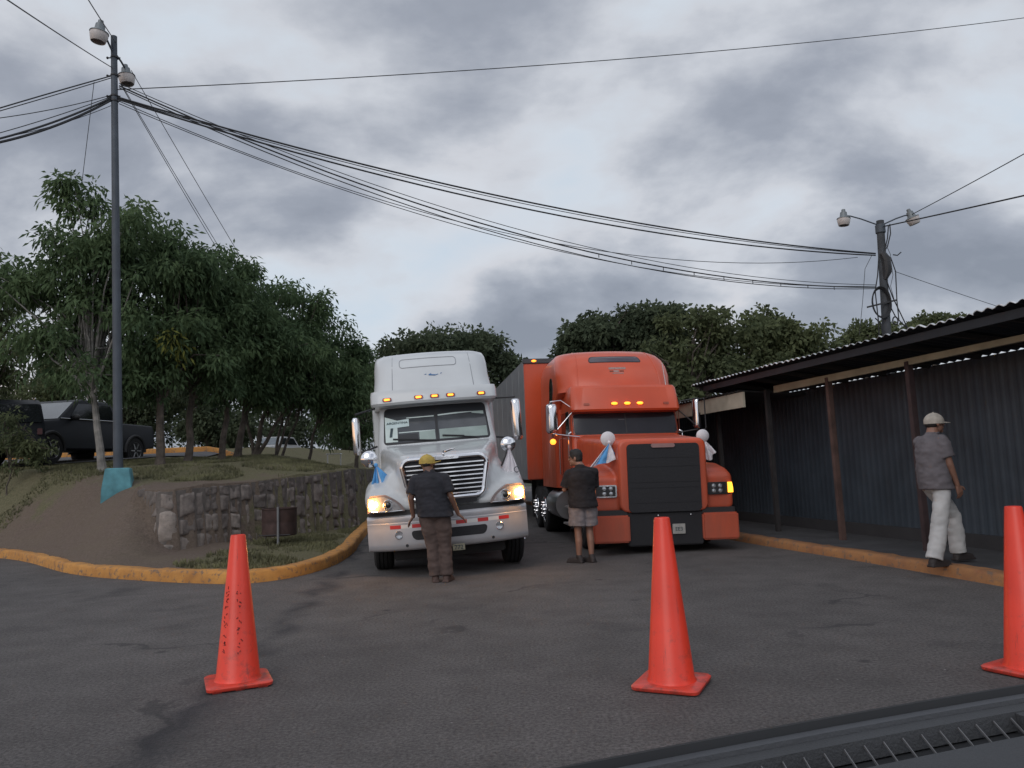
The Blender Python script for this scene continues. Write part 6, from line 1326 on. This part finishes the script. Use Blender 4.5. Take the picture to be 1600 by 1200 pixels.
# man with the cream cap striding to the right along the kerb
b = G(1484, 881, 0.12)
J3 = dict(head=(0.0, -0.03, 1.575), neck=(0.0, -0.07, 1.44), chest=(0.0, -0.11, 1.26), belly=(0.0, -0.12, 1.06), pelvis=(0.0, -0.10, 0.93), shl=(-0.145, -0.10, 1.38), shr=(0.145, -0.10, 1.38), ell=(-0.18, -0.01, 1.11), elr=(0.185, -0.06, 1.10),
          wrl=(-0.17, 0.13, 0.90), wrr=(0.175, 0.03, 0.87), hipl=(-0.085, -0.09, 0.87), hipr=(0.085, -0.09, 0.87), knl=(-0.09, 0.21, 0.52), knr=(0.09, -0.17, 0.48), anl=(-0.09, 0.24, 0.10), anr=(0.09, -0.30, 0.085), ftl=(0, 0.12, 0), ftr=(0, 0.12, 0), handr=(0, 0.1, -0.3))
person('man in a cream cap, grey shirt and white trousers walking by the shed', (b.x, b.y, 0.118), math.radians(-72), 1.84, J3, SK2, [shirt(GREYS, 0.83, 0.96, sleeve=0.72, loose=0.026), trousers(WHTR, 0.86, loose=0.012, wr=0.010, flare=0.010), shoes(SHOE), cap(CRM, CRM, math.radians(-12), up=0.0)], math.radians(-12), extra=hair(HAIR, False), grip=0.5)

# ------------------------------------------------------------------ the photographer's own dashboard, solid in place of its windscreen reflection, low on the right
def dash():
    zD = 1.20; a = G(780, 1225, zD); e = G(1600, 1066, zD); d = (e-a).normalized(); n = Vector((d.y, -d.x, 0)); o0 = a-d*0.55; root = thing('reflected_dashboard', 'dark car dashboard edge with a long ribbed air vent along the bottom right, standing in for its windscreen reflection', 'dashboard', o0)
    Ln = 1.9
    def pt(s, t, z): c = -0.25*(s/Ln-0.35)**2; return d*s+n*(t-c)+Vector((0, 0, z))
    def sweep(prof, name, m, s0=0.0, s1=Ln, par=root, smooth=50):
        mb = MB(); mb.loft([[pt(s, t, z) for t, z in prof] for s in np.linspace(s0, s1, 30)], True); return mb.build(name, m, par, smooth=smooth)
    P1 = mat('dash_plastic', (0.044, 0.046, 0.050), 0.75, var=0.12, vs=6, bump=0.25, bs=400); P2 = mat('dash_strip_plastic', (0.062, 0.065, 0.072), 0.7, var=0.1, bump=0.2, bs=400); P3 = mat('vent_black', (0.015, 0.016, 0.018), 0.8)
    sweep([(0, -0.006), (0.004, 0.006), (0.010, 0.007), (0.014, 0), (0.014, -0.02), (0, -0.02)], 'rubber_lip', P3)
    sweep([(0.010, 0.0), (0.028, 0.002), (0.030, -0.02), (0.010, -0.02)], 'edge_strip', P2)
    sweep([(0.030, -0.002), (0.044, -0.003), (0.046, -0.02), (0.030, -0.02)], 'inner_strip', P1)
    sweep([(0.044, -0.022), (0.105, -0.024), (0.105, -0.04), (0.044, -0.04)], 'vent_floor', P3)
    sweep([(0.082, -0.026), (0.088, -0.006), (0.16, -0.010), (0.45, -0.035), (0.60, -0.10), (0.66, -0.22), (0.30, -0.22), (0.0, -0.22), (0.0, -0.018), (0.04, -0.030)], 'dash_top', P1)
    send = (e-a).length+0.55-0.09
    sweep([(0.043, -0.004), (0.09, -0.007), (0.09, -0.035), (0.043, -0.035)], 'vent_end_cap', P1, send, Ln)
    for i in range(90):
        s = 0.02+i*0.022
        if s > send: break
        mb = MB(); mb.bar(pt(s, 0.045, -0.008), pt(s-0.003, 0.064, -0.020), 0.0010, 0.002); mb.build('vent_rib', mat('vent_rib', (0.12, 0.12, 0.125), 0.5), root)
dash()
